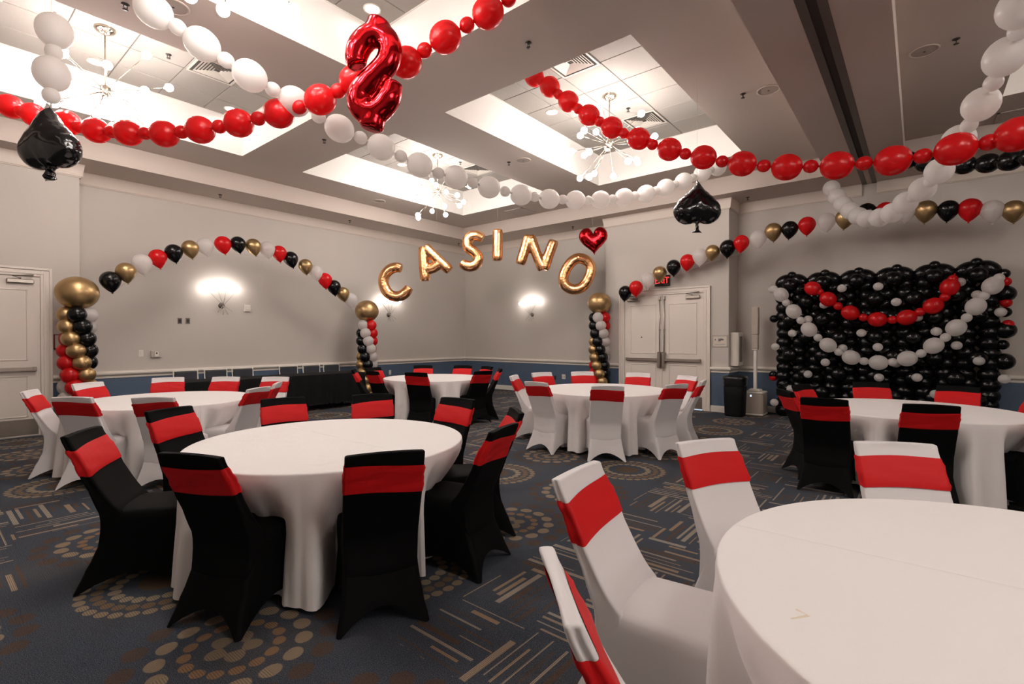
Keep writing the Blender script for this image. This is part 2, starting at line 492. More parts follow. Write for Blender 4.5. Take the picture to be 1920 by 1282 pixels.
BLACK_RIGHT = [(9.660,0.163,4.205,'b'),(9.644,0.049,4.143,'s'),(9.627,-0.062,4.098,'b'),(9.608,-0.170,4.053,'s'),(9.587,-0.276,4.016,'b'),(9.563,-0.380,3.983,'s'),(9.538,-0.481,3.958,'b'),(9.434,-0.602,3.911,'s'),(9.335,-0.707,3.875,'b'),(9.180,-0.807,3.825,'s'),(9.034,-0.893,3.786,'b'),(8.911,-0.986,3.758,'s'),(8.790,-1.069,3.738,'b')]
WHITE_DROP = [(0.828,5.804,4.158,'b'),(0.824,5.807,3.974,'s'),(0.812,5.819,3.789,'b'),(0.807,5.823,3.598,'s')]
ARCH_LEFT = [(2.071,10.000,2.419,'K'),(2.271,10.000,2.583,'G'),(2.488,10.000,2.745,'W'),(2.712,10.000,2.865,'R'),(2.945,10.000,2.984,'K'),(3.197,10.000,3.090,'G'),(3.434,10.000,3.168,'W'),(3.733,10.000,3.244,'R'),(3.993,10.000,3.286,'K'),(4.277,10.000,3.282,'G'),(4.544,10.000,3.267,'W'),(4.779,10.000,3.221,'R'),(5.018,10.000,3.131,'K'),(5.333,10.000,3.020,'G'),(5.569,10.000,2.912,'W'),(5.780,10.000,2.767,'R'),(5.993,10.000,2.632,'K'),(6.212,10.000,2.500,'G'),(6.414,10.000,2.381,'W')]
ARCH_RIGHT = [(10.100,5.040,2.512,'K'),(10.100,4.786,2.601,'R'),(10.100,4.514,2.755,'W'),(10.100,4.248,2.871,'G'),(10.100,3.949,2.979,'K'),(10.100,3.661,3.061,'R'),(10.100,3.409,3.143,'W'),(10.100,3.165,3.202,'G'),(10.100,2.879,3.253,'K'),(10.100,2.632,3.316,'R'),(10.100,2.333,3.369,'W'),(10.100,2.082,3.464,'G'),(10.100,1.813,3.465,'K'),(10.100,1.546,3.499,'R'),(10.100,1.249,3.516,'W'),(10.100,0.980,3.539,'G'),(10.100,0.685,3.582,'K'),(10.100,0.438,3.568,'R'),(10.100,0.179,3.526,'W'),(10.100,-0.069,3.494,'G'),(10.100,-0.332,3.460,'K'),(10.100,-0.575,3.436,'R'),(10.100,-0.814,3.373,'W'),(10.100,-1.038,3.337,'G')]
WALL_WHITE = [(10.420,2.132,2.425,'s'),(10.420,2.014,2.313,'b'),(10.420,1.927,2.164,'s'),(10.420,1.803,1.993,'b'),(10.420,1.688,1.825,'s'),(10.420,1.555,1.657,'b'),(10.420,1.415,1.511,'s'),(10.420,1.259,1.375,'b'),(10.420,1.099,1.257,'s'),(10.420,0.917,1.163,'b'),(10.420,0.733,1.103,'s'),(10.420,0.533,1.086,'b'),(10.420,0.342,1.099,'s'),(10.420,0.151,1.164,'b'),(10.420,-0.023,1.251,'s'),(10.420,-0.177,1.378,'b'),(10.420,-0.318,1.510,'s'),(10.420,-0.444,1.662,'b'),(10.420,-0.565,1.815,'s'),(10.420,-0.667,1.985,'b'),(10.420,-0.759,2.145,'s'),(10.420,-0.853,2.291,'b'),(10.420,-0.920,2.401,'s')]
WALL_RED = [(10.420,1.499,2.398,'b'),(10.420,1.400,2.339,'s'),(10.420,1.262,2.195,'b'),(10.420,1.112,2.063,'s'),(10.420,0.932,1.940,'b'),(10.420,0.745,1.854,'s'),(10.420,0.551,1.815,'b'),(10.420,0.349,1.803,'s'),(10.420,0.163,1.839,'b'),(10.420,-0.003,1.921,'s'),(10.420,-0.170,2.017,'b'),(10.420,-0.310,2.149,'s'),(10.420,-0.366,2.303,'b'),(10.420,-0.400,2.420,'s')]
WALL_TUFT_W = [(10.500,2.178,2.429),(10.500,1.064,2.381),(10.500,0.547,2.378),(10.500,0.302,2.103),(10.500,1.583,1.844),(10.500,1.837,1.589),(10.500,0.778,1.587),(10.500,-0.210,1.606),(10.500,2.122,1.334),(10.500,1.048,1.322),(10.500,0.548,1.347),(10.500,-0.455,1.383),(10.500,1.308,1.062),(10.500,-0.713,1.147),(10.500,1.581,0.837),(10.500,0.529,0.829),(10.500,0.027,0.854),(10.500,-0.994,0.882),(10.500,-0.489,2.379),(10.500,-0.689,2.169),(10.500,-0.949,1.892),(10.500,1.860,0.550),(10.500,2.136,0.272),(10.500,1.333,2.100),(10.500,0.027,1.838),(10.500,-0.203,0.597),(10.500,0.300,1.075)]
WALL_TUFT_R = [(10.720,-1.018,2.366),(10.720,-1.027,2.042),(10.720,-1.051,1.710),(10.720,2.199,0.737)]
WALL_KNOB = [(10.720,1.885,2.694),(10.720,1.347,2.688),(10.720,0.835,2.681),(10.720,0.302,2.686),(10.720,-0.189,2.693),(10.720,-0.693,2.692),(10.720,-1.000,2.491),(10.720,-1.020,1.899),(10.720,-0.994,1.396),(10.720,2.191,1.876),(10.720,2.199,0.784)]
WALL_SIDE = [(10.750,-1.013,1.139),(10.750,-1.019,2.184),(10.750,-1.025,1.623)]
LETTERS = {'C': ((7.2, 9.371, 2.796), [[(0.123, 0.316), (0.008, 0.336), (-0.139, 0.295), (-0.262, 0.172), (-0.303, 0.008), (-0.262, -0.147), (-0.164, -0.278), (-0.008, -0.336), (0.139, -0.303), (0.238, -0.221), (0.303, -0.115)]]), 'A': ((7.795, 8.652, 3.218), [[(-0.311, 0.397), (-0.3, 0.029), (-0.262, -0.397)], [(-0.278, 0.397), (-0.025, 0.152), (0.311, -0.16)], [(-0.262, -0.111), (-0.106, -0.102), (0.09, 0.02)]]), 'S': ((8.316, 8.02, 3.509), [[(0.254, 0.287), (0.139, 0.352), (0.0, 0.352), (-0.106, 0.246), (-0.09, 0.09), (0.049, -0.016), (0.147, -0.147), (0.098, -0.295), (-0.033, -0.352), (-0.172, -0.319), (-0.254, -0.254)]]), 'I': ((8.693, 7.562, 3.651), [[(0.006, 0.364), (0.0, -0.006), (-0.006, -0.364)]]), 'N': ((9.272, 6.855, 3.476), [[(-0.188, 0.401), (-0.287, 0.066), (-0.393, -0.27)], [(-0.164, 0.393), (-0.025, 0.0), (0.139, -0.401)], [(0.393, 0.278), (0.262, -0.066), (0.156, -0.393)]]), 'O': ((9.856, 6.137, 2.985), [[(0.066, 0.36), (0.246, 0.278), (0.319, 0.106), (0.254, -0.115), (0.115, -0.303), (-0.09, -0.36), (-0.27, -0.262), (-0.319, -0.09), (-0.238, 0.131), (-0.098, 0.303)]])}
DOLLAR = ((2.499, 3.525, 3.693), [(-0.146, 0.075), (-0.163, 0.142), (-0.133, 0.242), (-0.067, 0.313), (0.017, 0.338), (0.092, 0.3), (0.125, 0.217), (0.1, 0.108), (0.017, 0.008), (-0.083, -0.092), (-0.138, -0.175), (-0.125, -0.267), (-0.058, -0.317), (0.025, -0.292), (0.1, -0.209), (0.133, -0.125), (0.146, -0.058)], [[(0.0, 0.334), (0.021, 0.4), (0.042, 0.459)], [(-0.017, -0.309), (-0.025, -0.384), (-0.038, -0.45)]])
SPADE_POS = [(0.798, 5.828, 3.189), (6.067, 2.085, 3.096)]
HEART_POS = (9.313, 5.387, 3.579)
CASINO_AX = (0.6, -0.8)
# ------------------------------------------------------------------ the room
HS, HC, HT = 4.29, 4.62, 5.22        # soffit, ceiling, coffer top
X0, X1, Y0, Y1 = -2.64, 11.05, -9.4, 10.95
XB, YB = 10.43, 10.48                # faces of the projecting wall parts
BEAM0, BEAM1 = 0.19, 1.22

def struct(o):
    o['kind'] = 'structure'
    return o

floor_mb = MB().box((X0-0.3, Y0-0.3, -0.12), (X1+0.3, Y1+0.3, 0.0))
struct(floor_mb.build('floor', M_carpet))

def sweep(mb, path, prof, closed=False):
    """prof (inward offset, z) swept along a plan path whose interior lies to the right"""
    P = [Vector((p[0], p[1])) for p in path]; N = len(P); rings = []
    for i in range(N):
        def nrm(a, b):
            d = (b-a).normalized(); return Vector((d.y, -d.x))
        if closed or 0 < i < N-1:
            n1 = nrm(P[(i-1) % N], P[i]); n2 = nrm(P[i], P[(i+1) % N])
            mvec = (n1+n2); mvec = mvec/ (1+n1.dot(n2))
        elif i == 0: mvec = nrm(P[0], P[1])
        else: mvec = nrm(P[-2], P[-1])
        rings.append([(P[i].x+mvec.x*o, P[i].y+mvec.y*o, z) for o, z in prof])
    if closed: rings.append(rings[0])
    mb.loft(rings, smooth=False, cap0=not closed, cap1=not closed)
    return mb

# walls: path runs with the room on its right hand
wall_path_left = [(X0, YB), (1.78, YB), (1.78, Y1), (X1, Y1)]
wall_path_back = [(X1, Y1), (X1, 5.70), (XB, 5.70), (XB, 2.95), (X1, 2.95), (X1, Y0)]
HWALL = HS
def wall(name, path):
    mb = MB(); vs_ = []; fs = []
    for i, p in enumerate(path):
        vs_ += [(p[0], p[1], 0), (p[0], p[1], HWALL)]
        if i: fs.append((2*i-2, 2*i-1, 2*i+1, 2*i))
    mb.add(vs_, fs)
    return struct(mb.build(name, M_wall))
w_left = wall('wall_left', wall_path_left)
w_back = wall('wall_back', wall_path_back)
w_right = wall('wall_right', [(X1, Y0), (X0, Y0)])
w_near = wall('wall_near', [(X0, Y0), (X0, YB)])

DOOR_A = (0.235, 1.444)      # outer frame, left wall
DOOR_B = (3.30, 5.345)       # outer frame, back wall
runs = [('left', [(DOOR_A[1], YB), (1.78, YB), (1.78, Y1), (X1, Y1), (X1, 5.70), (XB, 5.70), (XB, DOOR_B[1])]),
        ('back', [(XB, DOOR_B[0]), (XB, 2.95), (X1, 2.95), (X1, Y0), (X0, Y0), (X0, YB), (DOOR_A[0], YB)])]
rail_prof = [(0.0, 0.80), (0.016, 0.80), (0.018, 0.822), (0.010, 0.832), (0.026, 0.845), (0.052, 0.862), (0.058, 0.885), (0.046, 0.908), (0.022, 0.918), (0.0, 0.92)]
base_prof = [(0.0, 0.0), (0.016, 0.0), (0.016, 0.118), (0.010, 0.128), (0.0, 0.128)]
blue_prof = [(0.0, 0.12), (0.004, 0.12), (0.004, 0.803), (0.0, 0.803)]
for i, (side, path) in enumerate(runs):
    struct(sweep(MB(), path, rail_prof).build('trim_%d' % (i+1), M_trim))
    struct(sweep(MB(), path, blue_prof).build('trim_%d' % (i+3), M_blue))
    struct(sweep(MB(), path, base_prof).build('baseboard_'+side, M_trim))
crown_prof = [(0.0, 4.08), (0.018, 4.08), (0.020, 4.092), (0.034, 4.096), (0.05, 4.20), (0.062, 4.285), (0.062, HS), (0.0, HS)]
full = [(X0, YB), (1.78, YB), (1.78, Y1), (X1, Y1), (X1, 5.70), (XB, 5.70), (XB, 2.95), (X1, 2.95), (X1, 0.82)]
rest = [(X1, 0.60), (X1, Y0), (X0, Y0), (X0, YB)]
struct(sweep(MB(), full, crown_prof).build('trim_5', M_crown))
struct(sweep(MB(), rest, crown_prof).build('trim_6', M_crown))

# ceiling: lower perimeter soffit, fascia, beam with the partition track, main ceiling with coffers
cx_bands = [(-0.60, 3.67), (4.74, 9.00)]
cy_bands = [(6.20, 8.99), (2.31, 5.09), (-3.60, -0.815), (-7.40, -4.70)]
SX0, SX1, SY0, SY1 = X0+1.0, 10.05, Y0+1.0, 10.02
mb = MB()
def hrect(x0, x1, y0, y1, z):
    mb.add([(x0,y0,z),(x1,y0,z),(x1,y1,z),(x0,y1,z)], [(3,2,1,0)])
hrect(X0, X1, SY1, Y1, HS); hrect(X0, X1, Y0, SY0, HS)
hrect(X0, SX0, SY0, SY1, HS); hrect(SX1, X1, SY0, SY1, HS)
hrect(SX0, SX1, BEAM0, 0.60, HS); hrect(SX0, SX1, 0.82, BEAM1, HS)
mb.add([(SX0,0.60,HS),(SX1,0.60,HS),(SX1,0.60,HS+0.06),(SX0,0.60,HS+0.06),(SX0,0.82,HS),(SX1,0.82,HS),(SX1,0.82,HS+0.06),(SX0,0.82,HS+0.06)],
       [(0,1,2,3),(4,7,6,5),(3,2,6,7)])
def vrect(p, q, z0, z1):
    mb.add([(p[0],p[1],z0),(q[0],q[1],z0),(q[0],q[1],z1),(p[0],p[1],z1)], [(0,1,2,3)])
for y0, y1 in ((SY0, BEAM0), (BEAM1, SY1)):
    for p, q in (((SX0,y0),(SX1,y0)), ((SX1,y0),(SX1,y1)), ((SX1,y1),(SX0,y1)), ((SX0,y1),(SX0,y0))):
        vrect(p, q, HS, HC)
    xs = [SX0] + [v for b in cx_bands for v in b] + [SX1]
    ys = [y0] + sorted(v for b in cy_bands if b[0] > y0 and b[1] < y1 for v in b) + [y1]
    for i in range(len(xs)-1):
        for j in range(len(ys)-1):
            if i % 2 == 1 and j % 2 == 1: continue
            hrect(xs[i], xs[i+1], ys[j], ys[j+1], HC)
ceiling = struct(mb.build('ceiling', M_ceil))

# partition track let into the beam
tm = MB()
tm.box((X0, 0.602, HS-0.004), (X1, 0.672, HS+0.02)); tm.box((X0, 0.745, HS-0.004), (X1, 0.818, HS+0.02))
trk = struct(tm.build('trim_7', M_track))
MB().box((X0, 0.672, HS+0.012), (X1, 0.745, HS+0.03)).build('track_slot', M_ventdark, trk)

TILE = 0.61
visible_coffers = {(0, 0), (1, 0), (0, 1), (1, 1), (1, 2)}
tile_cache = {}
def tile_mesh(w, d):
    key = (round(w, 3), round(d, 3))
    if key not in tile_cache:
        tile_cache[key] = MB().bbox((-w/2, -d/2, 0), (w/2, d/2, 0.02), 0.004).mesh('ceiling_tile', M_tile)
    return tile_cache[key]
COFFERS = []
for j, (y0, y1) in enumerate(cy_bands):
    for i, (x0, x1) in enumerate(cx_bands):
        COFFERS.append((i, j, x0, x1, y0, y1))
        c = MB()
        for p, q in (((x0,y0),(x1,y0)), ((x1,y0),(x1,y1)), ((x1,y1),(x0,y1)), ((x0,y1),(x0,y0))):
            c.add([(p[0],p[1],HC),(q[0],q[1],HC),(q[0],q[1],HT+0.05),(p[0],p[1],HT+0.05)], [(0,1,2,3)])
        # wall angle under the tiles
        e = 0.022
        c.box((x0, y0, HT-0.004), (x1, y0+e, HT+0.004)); c.box((x0, y1-e, HT-0.004), (x1, y1, HT+0.004))
        c.box((x0, y0, HT-0.004), (x0+e, y1, HT+0.004)); c.box((x1-e, y0, HT-0.004), (x1, y1, HT+0.004))
        c.build('coffer', M_coffer, ceiling)
        g = MB().box((x0, y0, HT+0.012), (x1, y1, HT+0.03))
        g.build('tile_grid', M_grid, ceiling)
        xs = [x0 + TILE*k for k in range(8)]; xs[0] = x0; xs[-1] = x1
        yc = (y0+y1)/2; ys = [y0] + [yc-0.915+TILE*k for k in range(4)] + [y1]
        ys = [y0] + [y0+0.43+TILE*k for k in range(4)] + [y1]
        if (i, j) in visible_coffers:
            gap = 0.011
            for a in range(7):
                for b in range(5):
                    w = xs[a+1]-xs[a]-gap; d = ys[b+1]-ys[b]-gap
                    link('ceiling_tile', tile_mesh(w, d), None, ceiling,
                         loc=((xs[a]+xs[a+1])/2, (ys[b]+ys[b+1])/2, HT))
        else:
            MB().box((x0, y0, HT), (x1, y1, HT+0.01)).build('tile_field', M_tile, ceiling)

# ------------------------------------------------------------------ doors
def panel_ring(mb, a0, a1, z0, z1, to3, w=0.02, d=0.010):
    """raised moulding rectangle; to3 maps (along, out, z)"""
    for lo, hi in (((a0, z0), (a1, z0+w)), ((a0, z1-w), (a1, z1)), ((a0, z0), (a0+w, z1)), ((a1-w, z0), (a1, z1))):
        vs_ = []
        for (a, o, z) in ((lo[0],0,lo[1]),(hi[0],0,lo[1]),(hi[0],0,hi[1]),(lo[0],0,hi[1]),
                          (lo[0]+w*.3,d,lo[1]+w*.3),(hi[0]-w*.3,d,lo[1]+w*.3),(hi[0]-w*.3,d,hi[1]-w*.3),(lo[0]+w*.3,d,hi[1]-w*.3)):
            vs_.append(to3(a, o, z))
        mb.add(vs_, [(4,5,6,7),(0,1,5,4),(1,2,6,5),(2,3,7,6),(3,0,4,7)])

def door_set(name, to3, a0, a1, leaves, top, latch_rods, kick):
    """frame a0..a1, list of leaves (b0, b1, hinge side); to3 maps (along, out, z)"""
    root = struct(empty(name))
    def bx(mbx, lo, hi, b=0.004):
        tmp = MB().bbox(lo, hi, b)
        c = [to3(*v) for v in tmp.v]
        mbx.add(c, tmp.f)
        return mbx
    fr = MB()
    fw = 0.135
    bx(fr, (a0, 0.0, 0), (a0+fw, 0.028, top+fw)); bx(fr, (a1-fw, 0.0, 0), (a1, 0.028, top+fw)); bx(fr, (a0+fw, 0.0, top), (a1-fw, 0.028, top+fw))
    for s0, s1, o in ((0.0, 0.035, 0.045), (0.075, 0.10, 0.036)):
        bx(fr, (a0+s0, 0, 0), (a0+s1, o, top+fw-s0)); bx(fr, (a1-s1, 0, 0), (a1-s0, o, top+fw-s0)); bx(fr, (a0+s1, 0, top+fw-s1), (a1-s1, o, top+fw-s0))
    fr.build('frame', M_door, root)
    for b0, b1, hinge in leaves:
        lf = bx(MB(), (b0+0.003, 0.0, 0.012), (b1-0.003, 0.010, top-0.004), 0.002).build('leaf', M_door, root)
        pm = MB()
        wd = b1-b0
        panel_ring(pm, b0+0.14, b1-0.14, 1.16, top-0.2, lambda a, o, z: to3(a, 0.010+o, z))
        panel_ring(pm, b0+0.14, b1-0.14, 0.30, 0.93, lambda a, o, z: to3(a, 0.010+o, z))
        pm.build('moulding', M_door, lf)
        bar = MB()
        bx(bar, (b0+0.05, 0.050, 1.0), (b1-0.05, 0.078, 1.058), 0.006)
        bx(bar, (b0+0.05, 0.010, 0.995), (b0+0.10, 0.082, 1.063), 0.008); bx(bar, (b1-0.10, 0.010, 0.995), (b1-0.05, 0.082, 1.063), 0.008)
        br = bar.build('panic_bar', M_steel, root)
        free = b1 if hinge < 0 else b0
        s = -1 if hinge < 0 else 1
        if latch_rods:
            hd = MB()
            lo, hi = sorted((free+s*0.015, free+s*0.085))
            bx(hd, (lo, 0.01, 0.86), (hi, 0.10, 1.20), 0.012)
            hd.build('latch_case', M_steel, br)
            rd = MB()
            c = free+s*0.05
            rd.tube([to3(c, 0.035, 1.2), to3(c, 0.035, top-0.05)], 0.011, 8)
            bx(rd, (c-0.022, 0.01, top-0.11), (c+0.022, 0.06, top-0.03), 0.006)
            bx(rd, (c-0.016, 0.01, 1.66), (c+0.016, 0.05, 1.69), 0.004)
            rd.build('latch_rod', M_steel, br)
        if kick:
            bx(MB(), (b0+0.03, 0.010, 0.03), (b1-0.03, 0.013, 0.27), 0.001).build('kick_plate', M_steel, root)
        cl = MB()
        hx = b0 if hinge < 0 else b1
        e0, e1 = sorted((hx - s*0.07, hx - s*0.37))
        bx(cl, (e0, 0.012, top-0.115), (e1, 0.065, top-0.05), 0.01)
        mid = (e0+e1)/2
        cl.tube([to3(mid, 0.05, top-0.04), to3(mid - s*0.10, 0.16, top-0.02), to3(mid + s*0.14, 0.05, top+0.02)], 0.010, 6)
        cl.build('door_closer', M_steel, root)
    return root
toA = lambda a, o, z: (a, YB-o, z)
toB = lambda a, o, z: (XB-o, a, z)
door_set('door_1', toA, DOOR_A[0], DOOR_A[1], [(0.37, 1.309, 1)], 2.44, False, True)
dB = door_set('door_2', toB, DOOR_B[0], DOOR_B[1], [(3.435, 4.3225, -1), (4.3225, 5.21, 1)], 2.44, True, True)
MB().lathe([(0.0, 0.012), (0.011, 0.010), (0.014, 0.0)], 12).build('peephole', M_dark, dB, loc=(XB-0.011, 4.80, 1.52), rot=(0, -pi/2, 0))
# strip of daylight under the right leaf
MB().box((XB-0.02, 3.46, 0.004), (XB-0.012, 3.62, 0.018)).build('door_gap', M_light_gap, dB)
# ------------------------------------------------------------------ ceiling fittings
def chandelier(loc, label, mb_mat, seed, n=20):
    rng = random.Random(seed)
    t = empty('chandelier', loc, rng.random()*6, label, 'chandelier', 'starburst chandeliers in the coffers')
    MB().lathe([(0.0, 0.0), (0.105, 0.0), (0.108, -0.012), (0.092, -0.035), (0.05, -0.06), (0.016, -0.075), (0.0, -0.078)], 28).build('canopy', M_nickel, t)
    MB().tube([(0,0,-0.07), (0,0,-0.70)], 0.008, 8).build('stem', M_nickel, t)
    hub = MB()
    Mh = Matrix.Translation((0,0,-0.745)) @ Matrix.Rotation(0.25, 4, 'X')
    hub.lathe([(0.0, -0.06), (0.038, -0.058), (0.05, -0.045), (0.052, 0.045), (0.04, 0.058), (0.0, 0.06)], 20, Mh)
    hub.build('hub', M_nickel, t)
    bulb = MB()
    bulb.lathe([(0.048*math.sin(pi*k/8), -0.048*math.cos(pi*k/8)) for k in range(9)], 16, cap=False)
    bme = bulb.mesh('bulb', mb_mat)
    arms = {}
    for k in range(n):
        z = 1-2*(k+0.5)/n
        a = k*2.39996+rng.uniform(-.2, .2)
        z = z*0.78-0.08
        d = Vector((math.cos(a)*math.sqrt(1-z*z), math.sin(a)*math.sqrt(1-z*z), z))
        L = 0.50 if k % 3 == 0 else (0.66 if k % 3 == 1 else 0.58)
        if L not in arms:
            am = MB().tube([(0,0,0.03), (0,0,L-0.03)], 0.0038, 6)
            am.lathe([(0.0, L-0.052), (0.011, L-0.05), (0.013, L-0.028), (0.0, L-0.026)], 8)
            arms[L] = am.mesh('arm', M_nickel)
        ao = link('arm', arms[L], None, t, loc=(0,0,-0.745))
        ao.rotation_mode = 'QUATERNION'; ao.rotation_quaternion = frame_z(d)
        link('bulb', bme, None, ao, loc=(0,0,L+0.018))
    return t
CH_LABEL = {(0,0): 'starburst chandelier above the red garland at the upper left', (1,0): 'starburst chandelier behind the long white garland, above the far corner',
            (0,1): 'starburst chandelier cut off by the top of the picture', (1,1): 'starburst chandelier in the coffer crossed by the red garland',
            (1,2): 'starburst chandelier in the coffer at the right edge'}
for i, j, x0, x1, y0, y1 in COFFERS:
    if (i, j) == (1, 3): continue
    lab = CH_LABEL.get((i, j), 'unseen starburst chandelier added in the %s coffer behind the camera' % ('nearer' if j == 2 else 'farther'))  # default label serves the out-of-view lamps added for extra light
    chandelier(((x0+x1)/2, (y0+y1)/2, HT), lab, M_bulb if j < 2 else (M_bulbdim if i == 1 else M_bulbadded), 11+i*7+j*3)

def diffuser(loc, size, label, z, mat_=M_vent):
    t = empty('air_diffuser', (loc[0], loc[1], z), 0, label, 'air vent', 'square ceiling diffusers')
    h = size/2
    MB().box((-h, -h, -0.001), (h, h, 0.001)).build('backing', M_ventdark, t)
    fr = MB()
    def ringbox(mbx, o, w, z0, z1):
        mbx.box((-o,-o,z0),(o,-o+w,z1)); mbx.box((-o,o-w,z0),(o,o,z1)); mbx.box((-o,-o+w,z0),(-o+w,o-w,z1)); mbx.box((o-w,-o+w,z0),(o,o-w,z1))
    ringbox(fr, h, 0.028, -0.010, 0.0)
    fr.build('frame', mat_, t)
    k = 0
    o = h-0.062
    while o > 0.03:
        lm = MB()
        # slanted louvre: square ring, outer edge low
        vs_ = []
        for q, zz in ((o, -0.014), (o-0.026, -0.004)):
            vs_ += [(-q,-q,zz),(q,-q,zz),(q,q,zz),(-q,q,zz)]
        lm.add(vs_, [(0,4,5,1),(1,5,6,2),(2,6,7,3),(3,7,4,0)])
        lm.build('louvre', mat_, t)
        o -= 0.034
    return t
diffuser((5.70, 3.655), 0.585, 'square louvred air vent at the near end of the coffer crossed by the red garland', HT-0.001)
diffuser((8.03, 3.655), 0.585, 'square louvred air vent beside the chandelier the red garland crosses', HT-0.001)
diffuser((2.76, 7.56), 0.585, 'square louvred air vent right of the upper-left chandelier', HT-0.001)
diffuser((8.03, 7.56), 0.585, 'square louvred air vent behind the long white garland', HT-0.001)
diffuser((0.40, 7.56), 0.585, 'square louvred air vent at the upper left corner of the picture', HT-0.001)

def grille(x0, x1, y0, y1, z, label):
    t = empty('return_grille', ((x0+x1)/2, (y0+y1)/2, z), 0, label, 'air vent')
    a, b = (x1-x0)/2, (y1-y0)/2
    fr = MB(); w = 0.03
    fr.box((-a,-b,-0.012),(a,-b+w,0)); fr.box((-a,b-w,-0.012),(a,b,0)); fr.box((-a,-b,-0.012),(-a+w,b,0)); fr.box((a-w,-b,-0.012),(a,b,0))
    fr.build('frame', M_ceil, t)
    MB().box((-a,-b,-0.002),(a,b,-0.0005)).build('backing', M_track, t)
    sl = MB().box((-0.004,-b+w,-0.011),(0.012,b-w,-0.006)).mesh('slat', M_ceil)
    n = int((2*a-2*w)/0.03)
    for k in range(n):
        link('slat', sl, None, t, loc=(-a+w+0.015+k*(2*a-2*w-0.02)/max(1,n-1), 0, 0))
    return t
grille(9.33, 9.91, 7.36, 7.93, HC-0.001, 'flat beige return grille in the ceiling near the far corner')
grille(9.62, 10.04, -1.9, -0.82, HC-0.001, 'dark return grille in the ceiling at the right edge')

def ceiling_speaker(x, y, label):
    t = empty('ceiling_speaker', (x, y, HC), 0, label, 'speaker', 'round ceiling speakers')
    MB().lathe([(0.115, 0.0), (0.135, -0.002), (0.135, -0.010), (0.118, -0.013), (0.115, -0.006)], 36, cap=False).build('rim', M_ceil, t)
    gm = MB().lathe([(0.117, -0.006), (0.06, -0.012), (0.0, -0.013)], 36, cap=False)
    gm.build('grille', M_spkgrille, t)
    MB().lathe([(0.012, -0.012), (0.011, -0.017), (0.0, -0.018)], 10, cap=False).build('badge', M_dark, t)
for x, y, l in [(1.609, 5.44, 'round ceiling speaker beside the first white balloon at top left'), (6.876, 5.386, 'round ceiling speaker between the two far coffers'),
                (6.838, 9.517, 'round ceiling speaker above the left end of the letter balloons'), (6.887, 1.481, 'round ceiling speaker left of the partition track'),
                (7.029, -0.026, 'round ceiling speaker right of the partition track')]:
    ceiling_speaker(x, y, l)

def sprinkler(x, y, z, label):
    t = empty('sprinkler', (x, y, z), 0, label, 'sprinkler', 'fire sprinkler heads')
    MB().lathe([(0.034, 0.0), (0.034, -0.004), (0.018, -0.010), (0.014, -0.012), (0.0, -0.012)], 16).build('escutcheon', M_dark, t)
    b = MB().tube([(0.012,0,-0.01), (0.016,0,-0.03), (0.0,0,-0.05)], 0.004, 6).tube([(-0.012,0,-0.01), (-0.016,0,-0.03), (0,0,-0.05)], 0.004, 6)
    b.build('frame_arms', M_dark, t)
    MB().lathe([(0.0, -0.048), (0.024, -0.050), (0.024, -0.053), (0.0, -0.054)], 14).build('deflector', M_dark, t)
for x, y, z, l in [(1.316, 5.756, HC, 'dark sprinkler head left of the first white garland balloon'), (4.189, 7.258, HC, 'dark sprinkler head below the red garland, left of the dollar balloon'),
                   (4.187, 3.209, HC, 'dark sprinkler head right of the red dollar balloon'), (6.797, 5.649, HC, 'dark sprinkler head beside the speaker between the far coffers'),
                   (6.799, 1.759, HC, 'dark sprinkler head beside the speaker left of the track'), (6.966, -0.282, HC, 'dark sprinkler head beside the speaker at top right'),
                   (3.891, 10.539, HS, 'sprinkler head in the soffit above the left balloon arch'), (6.697, 10.477, HS, 'sprinkler head in the soffit above the gap before the letters'),
                   (10.328, 10.503, HS, 'sprinkler head in the soffit above the letter S'), (10.611, 6.732, HS, 'sprinkler head in the soffit left of the red heart'),
                   (10.602, 2.647, HS, 'sprinkler head in the soffit right of the black spade'), (2.202, 7.635, HT, 'sprinkler head on the tiles right of the upper-left chandelier'),
                   (7.453, 7.529, HT, 'sprinkler head on the tiles behind the long white garland'), (7.436, 3.664, HT, 'sprinkler head on the tiles of the coffer the red garland crosses')]:
    sprinkler(x, y, z, l)

def downlight(x, y, label):
    t = empty('downlight', (x, y, HT), 0, label, 'ceiling light', 'recessed downlights in the coffers')
    MB().lathe([(0.085, -0.001), (0.10, -0.002), (0.10, -0.007), (0.082, -0.010), (0.076, -0.002)], 28, cap=False).build('trim_ring', M_trim, t)
    MB().lathe([(0.0, -0.004), (0.078, -0.004), (0.078, -0.001), (0.0, -0.001)], 28).build('lens', M_down, t)
downlight(6.76, 4.70, 'recessed downlight left of the chandelier the red garland crosses')
downlight(6.76, 8.60, 'recessed downlight left of the far-corner chandelier')
downlight(1.64, 8.60, 'recessed downlight behind the upper-left chandelier')
downlight(3.36, 8.66, 'recessed downlight in the corner of the upper-left coffer')
downlight(3.36, 4.80, 'recessed downlight above the red dollar balloon')

